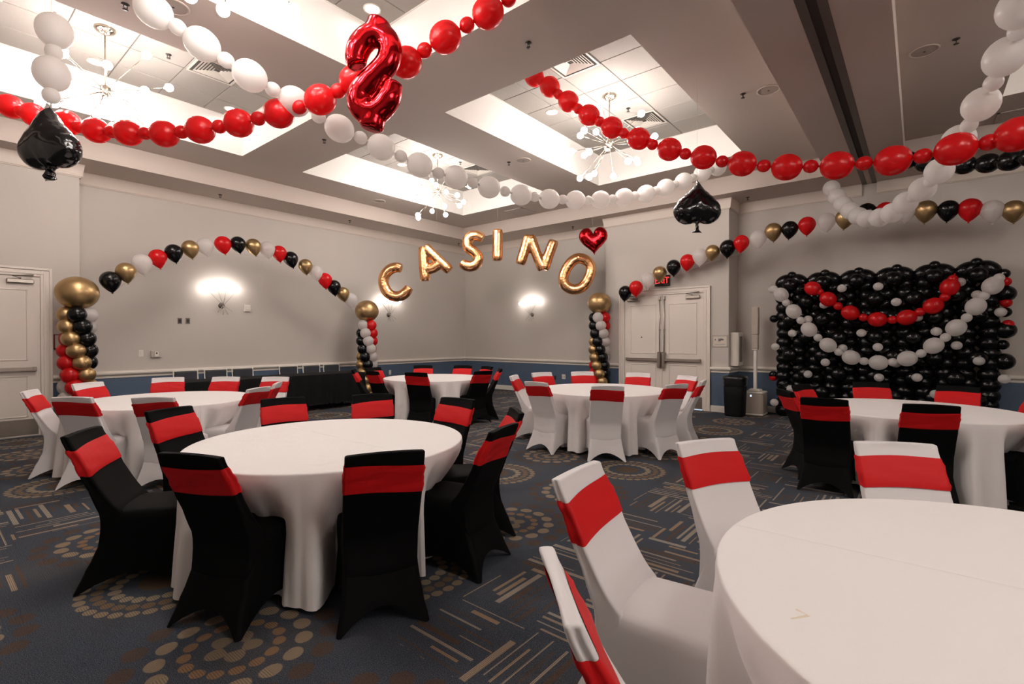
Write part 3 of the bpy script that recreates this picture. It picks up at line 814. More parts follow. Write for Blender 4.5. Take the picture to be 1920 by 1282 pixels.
# ------------------------------------------------------------------ wall fittings
def sconce(pos, out, label):
    """pos on the wall, out = unit vector into the room"""
    o = Vector(out); along = Vector((-o.y, o.x, 0))
    if along.dot(R) < 0: along = -along
    t = empty('wall_sconce', pos, 0, label, 'wall lamp', 'starburst wall sconces')
    Mz = frame_z(o).to_matrix().to_4x4()
    MB().lathe([(0.0, 0.0), (0.058, 0.0), (0.06, 0.012), (0.05, 0.03), (0.02, 0.034), (0.0, 0.034)], 24, Mz).build('backplate', M_track, t)
    MB().tube([o*0.03, o*0.10], 0.012, 8).build('post', M_steel, t)
    bulb = MB().lathe([(0.036*math.sin(pi*k/8), -0.036*math.cos(pi*k/8)) for k in range(9)], 16, cap=False).mesh('bulb', M_sconce)
    c = o*0.095
    for ang, L, has in ((-46, 0.42, 1), (-20, 0.40, 1), (8, 0.40, 1), (38, 0.42, 1), (128, 0.20, 0), (158, 0.20, 0), (-174, 0.19, 0), (-140, 0.19, 0)):
        a = math.radians(ang)
        d = (along*math.sin(a) + Vector((0,0,1))*math.cos(a) + o*(0.10 if has else 0.25)).normalized()
        arm = MB().tube([c, c+d*L], 0.0045, 6).build('arm', M_steel, t)
        if has: link('bulb', bulb, None, arm, loc=c+d*(L+0.035))
sconce((4.053, Y1, 2.156), (0,-1,0), 'starburst wall sconce under the left balloon arch')
sconce((8.147, Y1, 2.121), (0,-1,0), 'starburst wall sconce half hidden by the letter C balloon')
sconce((X1, 8.335, 2.148), (-1,0,0), 'starburst wall sconce on the back wall beneath the letter N')

def plate(name, wallx, pos, w, h, d, label, cat, face=None, mat_=M_whiteplastic):
    """small fitting on a wall: wallx 'A' (left wall) or 'B' (back wall)"""
    t = empty(name, pos, 0, label, cat)
    if wallx == 'A': lo, hi = (-w/2, -d, -h/2), (w/2, 0, h/2)
    else: lo, hi = (-d, -w/2, -h/2), (0, w/2, h/2)
    MB().bbox(lo, hi, 0.004).build('cover', mat_, t)
    if face:
        for n, fm, (a0, a1, z0, z1, dd) in face:
            if wallx == 'A': l2, h2 = (a0, -d-dd, z0), (a1, -d+0.001, z1)
            else: l2, h2 = (-d-dd, a0, z0), (-d+0.001, a1, z1)
            MB().bbox(l2, h2, 0.002).build(n, fm, t)
    return t
plate('wall_plate', 'A', (3.318, Y1, 1.828), 0.075, 0.115, 0.008, 'left of two grey wall plates under the arch', 'wall plate', [('insert', M_dark, (-0.024, 0.024, -0.036, 0.036, 0.002))], M_greyplastic)
plate('wall_plate', 'A', (3.453, Y1, 1.832), 0.075, 0.115, 0.008, 'right of two grey wall plates under the arch', 'wall plate', [('insert', M_dark, (-0.024, 0.024, -0.036, 0.036, 0.002))], M_greyplastic)
plate('alarm_strobe', 'A', (4.548, Y1, 2.125), 0.125, 0.14, 0.03, 'white fire alarm sounder right of the left sconce', 'alarm', [('lens', M_trim, (-0.04, 0.04, -0.03, 0.05, 0.012)), ('lip', M_vent, (-0.055, 0.055, -0.068, -0.05, 0.012))])
plate('light_switch', 'A', (2.70, Y1, 1.22), 0.075, 0.12, 0.009, 'white light switch right of the left balloon column', 'switch', [('rocker', M_trim, (-0.016, 0.016, -0.032, 0.032, 0.004))])
th = plate('thermostat', 'A', (2.929, Y1, 1.205), 0.165, 0.12, 0.05, 'boxed white thermostat on the left wall', 'thermostat', [('control', M_whiteplastic, (-0.03, 0.03, -0.05, 0.045, 0.01)), ('display', M_dark, (-0.012, 0.012, 0.0, 0.032, 0.012))], M_vent)
plate('power_outlet', 'A', (8.196, Y1, 0.582), 0.075, 0.12, 0.008, 'white outlet on the blue wainscot behind the far corner table', 'outlet', [('socket', M_trim, (-0.018, 0.018, 0.008, 0.038, 0.003)), ('socket', M_trim, (-0.018, 0.018, -0.038, -0.008, 0.003))])
plate('power_outlet', 'B', (X1, 7.289, 0.476), 0.115, 0.12, 0.008, 'white double outlet on the back wall wainscot', 'outlet', [('socket', M_vent, (-0.045, -0.008, -0.035, 0.035, 0.003)), ('socket', M_vent, (0.008, 0.045, -0.035, 0.035, 0.003))])
plate('power_outlet', 'B', (X1, 7.562, 0.434), 0.07, 0.11, 0.008, 'dark outlet beside the white double outlet', 'outlet', [('socket', M_dark, (-0.018, 0.018, -0.035, 0.035, 0.003))], M_dark)

# framed notice right of the double door, and the red framed one left
def notice(name, wallx, pos, w, h, label, framem, lines):
    t = empty(name, pos, 0, label, 'sign')
    def B(lo, hi): return (lo, hi)
    def bx(a0, a1, z0, z1, o0, o1):
        if wallx == 'A': return MB().box((a0, -o1, z0), (a1, -o0, z1))
        return MB().box((-o1, a0, z0), (-o0, a1, z1))
    fr = MB()
    for a0, a1, z0, z1 in ((-w/2, w/2, -h/2, -h/2+0.014), (-w/2, w/2, h/2-0.014, h/2), (-w/2, -w/2+0.014, -h/2, h/2), (w/2-0.014, w/2, -h/2, h/2)):
        tmp = bx(a0, a1, z0, z1, 0, 0.016); fr.add(tmp.v, tmp.f)
    fr.build('frame', framem, t)
    bx(-w/2+0.01, w/2-0.01, -h/2+0.01, h/2-0.01, 0, 0.006).build('sheet', M_paper, t)
    for (a0, a1, z0, z1) in lines:
        bx(a0, a1, z0, z1, 0.006, 0.007).build('print', M_ink, t)
notice('framed_notice', 'B', (XB, 3.118, 1.442), 0.29, 0.235, 'framed floor plan notice right of the double doors', M_vent,
       [(-0.02, 0.03, 0.0, 0.035), (-0.075, -0.01, 0.012, 0.04), (-0.05, 0.035, 0.042, 0.05), (-0.02, 0.045, -0.018, -0.012), (0.08, 0.1, 0.01, 0.04), (-0.1, 0.1, -0.078, -0.074), (-0.1, 0.1, -0.066, -0.063)])
notice('framed_notice', 'A', (1.58, YB, 1.442), 0.24, 0.235, 'red framed notice behind the left balloon column', M_redframe, [(-0.06, 0.06, -0.02, 0.03)])

# exit sign
t = empty('exit_sign', (XB, 4.318, 2.742), 0, 'black illuminated EXIT sign above the double doors', 'sign')
MB().bbox((-0.05, -0.17, -0.115), (0, 0.17, 0.115), 0.006).build('housing', M_kleg, t)
cu = bpy.data.curves.new('exit_text', 'FONT'); cu.body = 'EXIT'; cu.size = 0.19; cu.align_x = 'CENTER'; cu.align_y = 'CENTER'; cu.extrude = 0.002
to = bpy.data.objects.new('lettering', cu); COL.objects.link(to)
dg = bpy.context.evaluated_depsgraph_get(); me = bpy.data.meshes.new_from_object(to.evaluated_get(dg)); bpy.data.objects.remove(to)
me.materials.clear(); me.materials.append(M_exit)
lo = link('lettering', me, None, t, loc=(-0.0525, 0, 0))
lo.rotation_euler = (pi/2, 0, -pi/2); lo.scale = (0.82, 1, 1)

# extinguisher cabinet on the side of the projecting wall (faces the right)
t = empty('extinguisher_cabinet', (10.74, 2.95, 1.275), 0, 'white extinguisher cabinet on the corner by the trash can', 'cabinet')
MB().bbox((-0.19, -0.13, -0.34), (0.19, 0.0, 0.34), 0.006).build('body', M_whiteplastic, t)
dr = MB(); dr.bbox((-0.18, -0.15, -0.33), (0.18, -0.13, 0.33), 0.004)
d_ = dr.build('door', M_whiteplastic, t)
MB().box((-0.10, -0.152, -0.26), (0.10, -0.150, 0.26)).build('window', M_greyplastic, d_)

# trash can
t = empty('trash_can', (10.16, 2.75, 0), 0, 'black trash can with a bag liner by the white speaker', 'trash can')
def sqring(h, z, r=0.35, n=28, wob=0.0, ph=0.0):
    out = []
    for k in range(n):
        a = 2*pi*k/n
        c, s_ = math.cos(a), math.sin(a)
        q = 1/ (abs(c)**4+abs(s_)**4)**0.25
        rr = h*q*(1+wob*math.sin(7*a+ph)+wob*0.6*math.sin(12*a+2.1*ph))
        out.append((rr*c, rr*s_, z))
    return out
MB().loft([sqring(0.165, 0.0), sqring(0.172, 0.03), sqring(0.185, 0.40), sqring(0.192, 0.62)]).build('bin', M_drape, t)
MB().loft([sqring(0.196, 0.58, wob=0.02, ph=1), sqring(0.205, 0.64, wob=0.02, ph=2), sqring(0.198, 0.68, wob=0.025, ph=.5), sqring(0.212, 0.72, wob=0.02, ph=3), sqring(0.200, 0.765, wob=0.015, ph=1), sqring(0.178, 0.765), sqring(0.165, 0.70)], cap0=False, cap1=True).build('liner', M_bag, t)

# column loudspeaker
t = empty('column_speaker', (10.62, 2.50, 0), 0, 'white column loudspeaker on a square bass box', 'speaker')
bb = MB(); bb.bbox((-0.20, -0.18, 0.012), (0.20, 0.18, 0.43), 0.03)
box_ = bb.build('bass_box', M_speaker, t)
tp = MB(); tp.bbox((-0.205, -0.185, 0.41), (0.205, 0.185, 0.455), 0.02); tp.bbox((-0.11, -0.11, 0.45), (0.11, 0.11, 0.50), 0.03)
tp.build('top_cap', M_whiteplastic, t)
MB().bbox((-0.205, -0.185, 0.0), (0.205, 0.185, 0.03), 0.01).build('foot', M_whiteplastic, t)
MB().bbox((-0.2035, 0.02, 0.36), (-0.199, 0.045, 0.395), 0.002).build('indicator', M_led, t)
MB().bbox((-0.03, -0.03, 0.48), (0.03, 0.03, 1.29), 0.01).build('pole', M_whiteplastic, t)
MB().bbox((-0.055, -0.055, 1.28), (0.055, 0.055, 1.57), 0.012).build('lower_array', M_speaker, t)
MB().bbox((-0.06, -0.06, 1.57), (0.06, 0.06, 2.11), 0.012).build('upper_array', M_speaker, t)
MB().bbox((-0.05, -0.05, 1.265), (0.05, 0.05, 1.285), 0.005).build('collar', M_whiteplastic, t)
# ------------------------------------------------------------------ covered banquet chairs
def lerp_tab(tab, z):
    if z <= tab[0][0]: return tab[0][1]
    for (a, va), (b, vb) in zip(tab, tab[1:]):
        if z <= b:
            t = (z-a)/(b-a); t = t*t*(3-2*t)*0.5+t*0.5
            return va+(vb-va)*t
    return tab[-1][1]
REAR = [(0.0, 0.045), (0.10, 0.085), (0.22, 0.135), (0.34, 0.168), (0.44, 0.168), (0.55, 0.128), (0.70, 0.066), (0.925, -0.028)]
FRONT = [(0.0, 0.645), (0.12, 0.622), (0.30, 0.615), (0.42, 0.622), (0.47, 0.61)]
HALF = [(0.0, 0.236), (0.10, 0.218), (0.25, 0.207), (0.40, 0.212), (0.47, 0.206)]
SLABW = [(0.22, 0.176), (0.28, 0.191), (0.40, 0.196), (0.50, 0.198), (0.70, 0.200), (0.925, 0.196)]
THICK = [(0.22, 0.03), (0.30, 0.05), (0.40, 0.11), (0.46, 0.120), (0.52, 0.088), (0.60, 0.068), (0.75, 0.056), (0.925, 0.044)]
def rrect(xr, xf, hw, rad, m_=7, q=3, dent=0.0):
    """rounded rectangle, counter-clockwise from above; returns points and hem parameter"""
    pts = []; par = []
    corners = [((xf-rad, hw-rad), 0), ((xr+rad, hw-rad), pi/2), ((xr+rad, -hw+rad), pi), ((xf-rad, -hw+rad), 1.5*pi)]
    ends = [((xf, -hw+rad), (xf, hw-rad)), ((xf-rad, hw), (xr+rad, hw)), ((xr, hw-rad), (xr, -hw+rad)), ((xr+rad, -hw), (xf-rad, -hw))]
    inw = [(-1, 0), (0, -1), (1, 0), (0, 1)]
    for s in range(4):
        (ax, ay), (bx_, by_) = ends[s]
        for i in range(m_+2):
            t = i/(m_+1)
            dd = dent*math.sin(pi*t)**1.0
            pts.append((ax+(bx_-ax)*t+inw[s][0]*dd, ay+(by_-ay)*t+inw[s][1]*dd)); par.append(math.sin(pi*t))
        (cx_, cy_), a0 = corners[s]
        for i in range(1, q+1):
            a = a0+(pi/2)*i/(q+1)
            pts.append((cx_+rad*math.cos(a), cy_+rad*math.sin(a))); par.append(0.0)
    return pts, par
def taper(p, xr, xf, z):
    """the cover is drawn in towards the back posts and tucked under the back panel"""
    u = max(0.0, min(1.0, (p[0]-xr)/(xf-xr)))
    k = min(1.0, max(0.0, (z-0.05)/0.30))
    f = 1-(0.085*k)*(1-u)
    x = p[0]+(0.014*min(1.0, max(0.0, (z-0.24)/0.06)))*(1-u)**4
    return (x, p[1]*f, z)
def chair_meshes(tagname, mt):
    sk = MB(); rings = []
    for i in range(11):
        s = i/10
        ring = []
        for k in range(4*12):
            pass
        base, par = rrect(0, 1, 1, 0.1)
        for k in range(len(base)):
            hem = 0.004+0.095*(par[k]**0.8)
            z = hem+(0.445-hem)*s
            P, _ = rrect(lerp_tab(REAR, z), lerp_tab(FRONT, z), lerp_tab(HALF, z), 0.022+0.02*z, dent=0.030*(1-z/0.46)**1.3)
            xr = lerp_tab(REAR, z); xf = lerp_tab(FRONT, z)
            ring.append(taper(P[k], xr, xf, z))
        rings.append(ring)
    for z, ins in ((0.460, 0.010), (0.468, 0.030), (0.474, 0.075), (0.477, 0.13)):
        P, _ = rrect(lerp_tab(REAR, 0.45)+ins*0.3, lerp_tab(FRONT, 0.46)-ins, lerp_tab(HALF, 0.46)-ins, 0.045)
        rings.append([taper(p, lerp_tab(REAR, z), lerp_tab(FRONT, z), z) for p in P])
    sk.loft(rings, True, cap0=False, cap1=True)
    seat = sk.mesh('seat_cover', mt)
    bk = MB(); rings = []
    zs = [0.22, 0.26, 0.31, 0.37, 0.42, 0.46, 0.50, 0.54, 0.60, 0.68, 0.76, 0.84, 0.89, 0.916]
    for z in zs:
        xr = lerp_tab(REAR, z) + (0.022 if z < 0.23 else 0.006 if z < 0.27 else 0.0); th = lerp_tab(THICK, z)
        P, _ = rrect(xr, xr+th, lerp_tab(SLABW, z), min(0.013, th*0.36), dent=0.006 if z > 0.5 else 0.0)
        rings.append([(p[0], p[1], z+ (0.006*(1-(p[1]/0.2)**2) if z > 0.85 else 0)) for p in P])
    for z, ins in ((0.922, 0.003), (0.925, 0.009)):
        xr = lerp_tab(REAR, z); th = lerp_tab(THICK, z)
        P, _ = rrect(xr+ins, xr+th-ins, lerp_tab(SLABW, z)-ins, 0.007)
        rings.append([(p[0], p[1], z+0.006*(1-(p[1]/0.2)**2)) for p in P])
    bk.loft(rings, True, True, True)
    return seat, bk.mesh('back_cover', mt)
def sash_mesh(top, height, tilt, seed):
    rng = random.Random(seed); mb_ = MB(); rings = []
    nr = 9; ph = [rng.uniform(0, 6) for _ in range(6)]
    base, _ = rrect(0, 1, 1, 0.1)
    for i in range(nr):
        s = i/(nr-1); ring = []
        for k in range(len(base)):
            zz = top-height*(1-s)
            for _it in range(1):
                P, _ = rrect(0, 1, 1, 0.1)
            yk = base[k][1]
            side = -1 if base[k][0] < 0.5 else 1
            z = zz + tilt*yk*(0.7+0.3*side) + 0.006*math.sin(2.2*yk+ph[0]+side)*(1 if i in (0, nr-1) else 0.6)
            xr = lerp_tab(REAR, z); th = lerp_tab(THICK, z)
            off = 0.0055 + 0.0016*math.sin(i*2.4+ph[1]+yk*3.0+side*ph[2]) + (0.002*math.sin(i*1.3+ph[3]+yk*5))
            if i in (0, nr-1): off = 0.0025
            Q, _ = rrect(xr-off, xr+th+off, lerp_tab(SLABW, z)+off, min(0.013, th*0.36)+off*0.5, dent=0.003)
            ring.append((Q[k][0], Q[k][1], z))
        rings.append(ring)
    mb_.loft(rings, True, False, False)
    return mb_.mesh('sash', M_sash)
SEAT_W, BACK_W = chair_meshes('w', M_spandex_w)
SEAT_K, BACK_K = chair_meshes('k', M_spandex_k)
SASHES = [sash_mesh(0.862, 0.150, 0.004, 1), sash_mesh(0.855, 0.145, -0.020, 2), sash_mesh(0.858, 0.155, 0.020, 3), sash_mesh(0.876, 0.140, 0.008, 4), sash_mesh(0.872, 0.135, -0.010, 5)]
def chair_proto(seat, back, name):
    t = empty(name)
    link('seat_cover', seat, None, t); link('back_cover', back, None, t); link('sash', SASHES[0], None, t)
    return t
proto = {'w': chair_proto(SEAT_W, BACK_W, 'banquet_chair'), 'k': chair_proto(SEAT_K, BACK_K, 'banquet_chair')}
first_used = {'w': False, 'k': False}
def chair(kind, x, y, facing, sash, label, group):
    if first_used[kind]: t = copy_tree(proto[kind])
    else: t = proto[kind]; first_used[kind] = True
    t.location = (x, y, 0); t.rotation_euler = (0, 0, math.radians(facing))
    for ch in t.children:
        if ch.name.startswith('sash'): ch.data = SASHES[sash % len(SASHES)]
    tag(t, label, 'chair', group)
    return t

TABLES = {'T1': (1.973, 3.316, 0.942), 'T2': (2.024, -0.434, 1.005), 'T3': (6.66, 0.06, 0.93), 'T4': (6.407, 3.56, 0.93), 'T5': (6.294, 7.07, 0.925), 'T6': (1.992, 7.063, 0.94)}
TNAME = {'T1': 'near left table', 'T2': 'foreground right table', 'T3': 'table before the black balloon wall', 'T4': 'table before the double doors', 'T5': 'far corner table', 'T6': 'table by the left wall'}
# x, y, facing (degrees), sash variant, description
CH = {
 'T1': ('k', 'chairs around the near left table', [
   (0.69, 4.00, -35, 2, 'black covered chair seen in profile at the left of the near left table'),
   (0.888, 2.779, 23, 1, 'black covered chair, back turned, front left of the near left table'),
   (1.359, 4.727, -68, 2, 'black covered chair with red sash behind the profile chair at the near left table'),
   (2.28, 4.698, -107, 0, 'black covered chair behind the near left table, leftmost of its three far chairs'),
   (3.005, 4.306, -120, 2, 'black covered chair behind the near left table, middle of its three far chairs'),
   (3.325, 3.399, -171, 1, 'black covered chair behind the near left table, rightmost of its three far chairs'),
   (3.097, 2.498, 141, 0, 'black covered chair mostly hidden at the right end of the near left table'),
   (2.442, 2.074, 105, 2, 'black covered chair with red sash at the right front of the near left table'),
   (1.522, 2.069, 61, 2, 'black covered chair, back square to the view, front centre of the near left table')]),
 'T6': ('w', 'chairs around the table by the left wall', [
   (0.853, 7.53, -24, 0, 'white covered chair in profile beside the left door'),
   (1.019, 6.353, 39, 3, 'white covered chair, back turned, left front of the table by the left wall'),
   (1.516, 5.743, 45, 4, 'white covered chair, back turned, behind the black chairs of the near left table'),
   (1.474, 8.253, -60, 2, 'white covered chair in front of the left balloon column'),
   (2.404, 8.424, -112, 0, 'white covered chair at the middle of the left wall table, before the blue wainscot'),
   (2.986, 7.908, -138, 0, 'white covered chair before the black draped tables, facing the view'),
   (3.45, 7.343, -140, 0, 'white covered chair before the black draped tables, rightmost facing the view'),
   (2.578, 5.903, 120, 3, 'white covered chair turned away at the right of the left wall table'),
   (3.016, 6.373, 143, 0, 'white covered chair seen edge on at the right of the left wall table')]),
 'T5': ('k', 'chairs around the far corner table', [
   (5.355, 6.451, 28, 0, 'black covered chair, back turned, at the front of the far corner table'),
   (6.356, 5.861, 82, 0, 'black covered chair, back turned, right front of the far corner table'),
   (7.093, 6.106, 137, 0, 'black covered chair seen edge on at the right of the far corner table'),
   (7.472, 6.784, 164, 0, 'black covered chair nearly hidden at the right rear of the far corner table'),
   (7.404, 7.406, -152, 0, 'black covered chair behind the far corner table, the right one before the wainscot'),
   (6.874, 8.052, -132, 0, 'black covered chair behind the far corner table, the left one before the wainscot'),
   (5.75, 8.20, -80, 0, 'black covered chair at the far corner table, nearest the middle balloon column'),
   (5.144, 7.371, -5, 1, 'black covered chair at the left front of the far corner table'),
   (5.20, 8.02, -40, 0, 'black covered chair seen edge on at the far left of the far corner table')]),
 'T4': ('w', 'chairs around the table before the double doors', [
   (5.917, 4.814, -66, 0, 'white covered chair seen edge on at the left of the table before the double doors'),
   (5.208, 3.865, -5, 4, 'white covered chair, back turned, left front of the table before the double doors'),
   (5.32, 2.882, 37, 3, 'white covered chair, back square to the view, front of the table before the double doors'),
   (6.047, 2.326, 69, 3, 'white covered chair, back turned, right front of the table before the double doors'),
   (6.799, 2.251, 100, 0, 'white covered chair seen edge on at the right of the table before the double doors'),
   (7.514, 2.715, 155, 0, 'white covered chair facing the view at the right rear of the table before the doors'),
   (7.606, 3.56, -165, 0, 'white covered chair right in front of the double doors'),
   (7.307, 4.442, -134, 0, 'white covered chair beside the right balloon column'),
   (6.708, 4.863, -110, 0, 'white covered chair at the left rear of the table before the double doors')]),
 'T3': ('k', 'chairs around the table before the black balloon wall', [
   (6.13, 1.14, -58, 1, 'black covered chair seen edge on, leftmost at the table before the balloon wall'),
   (6.982, 1.119, -108, 0, 'black covered chair at the left rear of the table before the balloon wall'),
   (5.53, 0.70, 0, 1, 'black covered chair, back turned, left front of the table before the balloon wall'),
   (5.585, -0.08, 11, 1, 'black covered chair, back square to the view, front of the table before the balloon wall'),
   (7.906, 0.484, -163, 0, 'black covered chair behind the table before the balloon wall, the left one'),
   (7.933, -0.357, 172, 0, 'black covered chair behind the table before the balloon wall, the right one'),
   (7.40, -1.02, 122, 0, 'black covered chair cut by the right edge, behind the table before the balloon wall'),
   (6.08, -0.98, 62, 0, 'black covered chair cut by the right edge, front of the table before the balloon wall')]),
 'T2': ('w', 'chairs around the foreground right table', [
   (0.985, 0.66, -46, 0, 'white covered chair seen from above its back, nearest the camera'),
   (1.861, 1.149, -86, 2, 'large white covered chair with seat showing, beside the foreground right table'),
   (2.84, 0.922, -120, 0, 'white covered chair with red sash at the left rear of the foreground right table'),
   (3.425, 0.101, -153, 0, 'white covered chair behind the foreground right table, before the black chairs')]),
}
for tk, (kind, grp, lst) in CH.items():
    for (x, y, fa, sv, lab) in lst:
        chair(kind, x, y, fa, sv, lab, grp)

# ------------------------------------------------------------------ round tables and cloths
def table_and_cloth(tk, seed):
    x, y, r = TABLES[tk]
    rng = random.Random(seed)
    t = empty('round_table', (x, y, 0), 0, 'round banquet table under the white cloth of the '+TNAME[tk], 'table', 'round banquet tables')
    MB().lathe([(0.0, 0.752), (r-0.03, 0.752), (r-0.022, 0.745), (r-0.022, 0.735), (r-0.03, 0.728), (0.0, 0.728)], 48).build('tabletop', M_speaker, t)
    lm = MB().tube([(0.30, 0, 0.0), (0.30, 0, 0.73)], 0.016, 8).mesh('leg', M_kleg)
    for k in range(4):
        link('leg', lm, None, t, rot=(0, 0, k*pi/2+0.4))
    NA = 384
    nf = rng.randint(26, 30)
    ph = [rng.uniform(0, 2*pi) for _ in range(5)]
    lst = CH[tk][2]
    pushes = []
    for (cx_, cy_, fa, _, _) in lst:
        f = Vector((math.cos(math.radians(fa)), math.sin(math.radians(fa))))
        pushes.append((Vector((cx_-x, cy_-y)), f))
    def fold(a):
        w = math.sin(nf*a+ph[0]+1.1*math.sin(2*a+ph[1]))
        w2 = math.sin((nf*0.5)*a*2/1+ph[2]+2.0*math.sin(3*a+ph[3]))
        s = 0.6*w+0.4*math.sin((nf-7)*a+ph[4])
        return math.copysign(abs(s)**0.75, s)
    rows = [(0.0, 0.0)]
    vs_ = []; rings = []
    top_r = [0.25, 0.5, 0.75, 0.92, 0.98, 0.993]
    def ringv(fn):
        ring = []
        for k in range(NA):
            ring.append(len(vs_)); vs_.append(fn(2*pi*k/NA))
        rings.append(ring)
    c0 = len(vs_); vs_.append((0, 0, 0.760))
    for q in top_r:
        ringv(lambda a, q=q: (r*q*math.cos(a), r*q*math.sin(a), 0.760 if q < 0.985 else 0.7592))
    ringv(lambda a: ((r-0.001)*math.cos(a), (r-0.001)*math.sin(a), 0.7555))
    ringv(lambda a: (r*math.cos(a), r*math.sin(a), 0.748))
    ringv(lambda a: ((r+0.003)*math.cos(a), (r+0.003)*math.sin(a), 0.728))
    zs = [0.70, 0.66, 0.61, 0.575, 0.55, 0.53, 0.51, 0.495, 0.48, 0.46, 0.40, 0.33, 0.26, 0.19, 0.12, 0.06, 0.022]
    def skirt(a, z):
        t_ = (0.728-z)/0.706
        s = fold(a)
        rr = r+0.004+0.034*t_**0.9 + (0.048*t_**0.7)*s + 0.020*t_*math.sin((nf-17)*a+ph[2])
        d = Vector((math.cos(a), math.sin(a)))
        # chairs pushed under the edge press the cloth inward
        for (c, f) in pushes:
            lim = None
            fx = lerp_tab(FRONT, min(z, 0.47))+0.018
            side = Vector((-f.y, f.x))
            p = d*rr - c
            lat = abs(p.dot(side)); al = p.dot(f)
            if lat < 0.42 and z < 0.72 and al < fx and al > -0.2:
                # distance along -d needed so that al == fx
                den = d.dot(f)
                if den > -0.2: continue
                k2 = (al-fx)/den
                wl = 1.0 if lat < 0.20 else max(0.0, 1-(lat-0.20)/0.13)
                wz = 1.0 if z < 0.44 else max(0.0, 1-(z-0.44)/0.28)**1.3
                wl = wl*wl*(3-2*wl)
                rr -= min(max(0.0, k2), 0.21)*wl*wz
        return rr
    for z in zs:
        ringv(lambda a, z=z: (skirt(a, z)*math.cos(a), skirt(a, z)*math.sin(a), z+0.012*math.sin(5*a+ph[1])*(1-z/0.7) if z < 0.05 else z))
    fs = [(c0, rings[0][k], rings[0][(k+1) % NA]) for k in range(NA)]
    for A, B in zip(rings, rings[1:]):
        for k in range(NA):
            k2 = (k+1) % NA
            fs.append((A[k], B[k], B[k2], A[k2]))
    cm = MB().add(vs_, fs, True)
    o = cm.build('tablecloth', M_cloth_w)
    o.location = (x, y, 0)
    if tk == 'T2':
        MB().add([(-0.552,0.690,0.7606),(-0.505,0.654,0.7606),(-0.502,0.664,0.7606),(-0.549,0.694,0.7606),(-0.494,0.692,0.7606),(-0.486,0.690,0.7606)], [(0,1,2,3),(1,5,4,2)]).build('stain', M_stain, o)
    tag(o, 'white floor-length cloth on the '+TNAME[tk], 'tablecloth', 'white round tablecloths')
for i, tk in enumerate(TABLES):
    table_and_cloth(tk, 100+i)

# ------------------------------------------------------------------ draped tables and folding chairs along the left wall
def draped(x0, x1, label):
    t = empty('draped_table', ((x0+x1)/2, 9.98, 0), 0, label, 'table', 'black draped tables along the left wall')
    hw = (x1-x0)/2; hd = 0.36
    mb_ = MB(); n = 160; rings = []
    per = []
    for k in range(n):
        s = k/n*4
        e = int(s); f_ = s-e
        c = [(-hw, -hd), (hw, -hd), (hw, hd), (-hw, hd)]
        a, b = c[e], c[(e+1) % 4]
        per.append((a[0]+(b[0]-a[0])*f_, a[1]+(b[1]-a[1])*f_, e, f_))
    for z, fl in ((0.742, -0.01), (0.738, 0.0), (0.70, 0.003), (0.55, 0.010), (0.40, 0.014), (0.25, 0.018), (0.13, 0.022)):
        ring = []
        for (px_, py_, e, f_) in per:
            wv = fl*(1+0.9*math.sin(f_*(36 if e % 2 == 0 else 14)+e))
            nx, ny = [(0,-1),(1,0),(0,1),(-1,0)][e]
            ring.append((px_+nx*wv, py_+ny*wv, z))
        rings.append(ring)
    rings = rings[::-1]
    mb_.loft(rings, False, False, True)
    mb_.build('drape', M_drape, t)
    lg = MB().tube([(0, 0, 0), (0, 0, 0.72)], 0.014, 8).mesh('leg', M_kleg)
    for sx in (-1, 1):
        for sy in (-1, 1):
            link('leg', lg, None, t, loc=(sx*(hw-0.16), sy*(hd-0.07), 0))
    st = MB().tube([(0, -(hd-0.07), 0.09), (0, hd-0.07, 0.09)], 0.010, 6).mesh('stretcher', M_kleg)
    for sx in (-1, 1): link('stretcher', st, None, t, loc=(sx*(hw-0.16), 0, 0))
draped(2.86, 4.70, 'black draped table along the left wall, the one behind the white chairs')
draped(4.72, 6.52, 'black draped table along the left wall, ending at the middle balloon column')

def folding_proto():
    t = empty('folding_chair')
    w = 0.20
    fr = MB()
    fr.tube(catmull([(-w,-0.20,0.0), (-w,0.0,0.42), (-w,0.10,0.66), (-w,0.14,0.86), (-w+0.02,0.145,0.875), (w-0.02,0.145,0.875), (w,0.14,0.86), (w,0.10,0.66), (w,0.0,0.42), (w,-0.20,0.0)], 4), 0.011, 8)
    fr.build('frame', M_whiteplastic, t)
    lg = MB()
    lg.tube([(-w+0.02,0.16,0.0), (-w+0.02,-0.16,0.44)], 0.010, 8); lg.tube([(w-0.02,0.16,0.0), (w-0.02,-0.16,0.44)], 0.010, 8)
    lg.tube([(-w+0.02,0.12,0.06), (w-0.02,0.12,0.06)], 0.008, 6)
    lg.build('rear_legs', M_whiteplastic, t)
    MB().bbox((-w+0.015,-0.20,0.43), (w-0.015,0.06,0.455), 0.01).build('seat', M_panelgrey, t)
    MB().bbox((-w+0.012,0.105,0.68), (w-0.012,0.125,0.855), 0.008, Matrix.Identity(4)).build('backrest', M_panelgrey, t)
    return t
fp = folding_proto()
for k, (xa, xb, l) in enumerate([(3.167, 3.548, 'leftmost white framed folding chair behind the black draped tables'), (3.696, 4.062, 'second white framed folding chair from the left behind the draped tables'),
                              (4.192, 4.577, 'third white framed folding chair from the left behind the draped tables'), (5.147, 5.543, 'third white framed folding chair from the right behind the draped tables'),
                              (5.667, 6.093, 'second white framed folding chair from the right behind the draped tables'), (6.18, 6.58, 'rightmost white framed folding chair, next to the middle balloon column')]):
    o = fp if k == 0 else copy_tree(fp)
    o.location = ((xa+xb)/2, 10.64, 0)
    tag(o, l, 'chair', 'white folding chairs behind the draped tables')
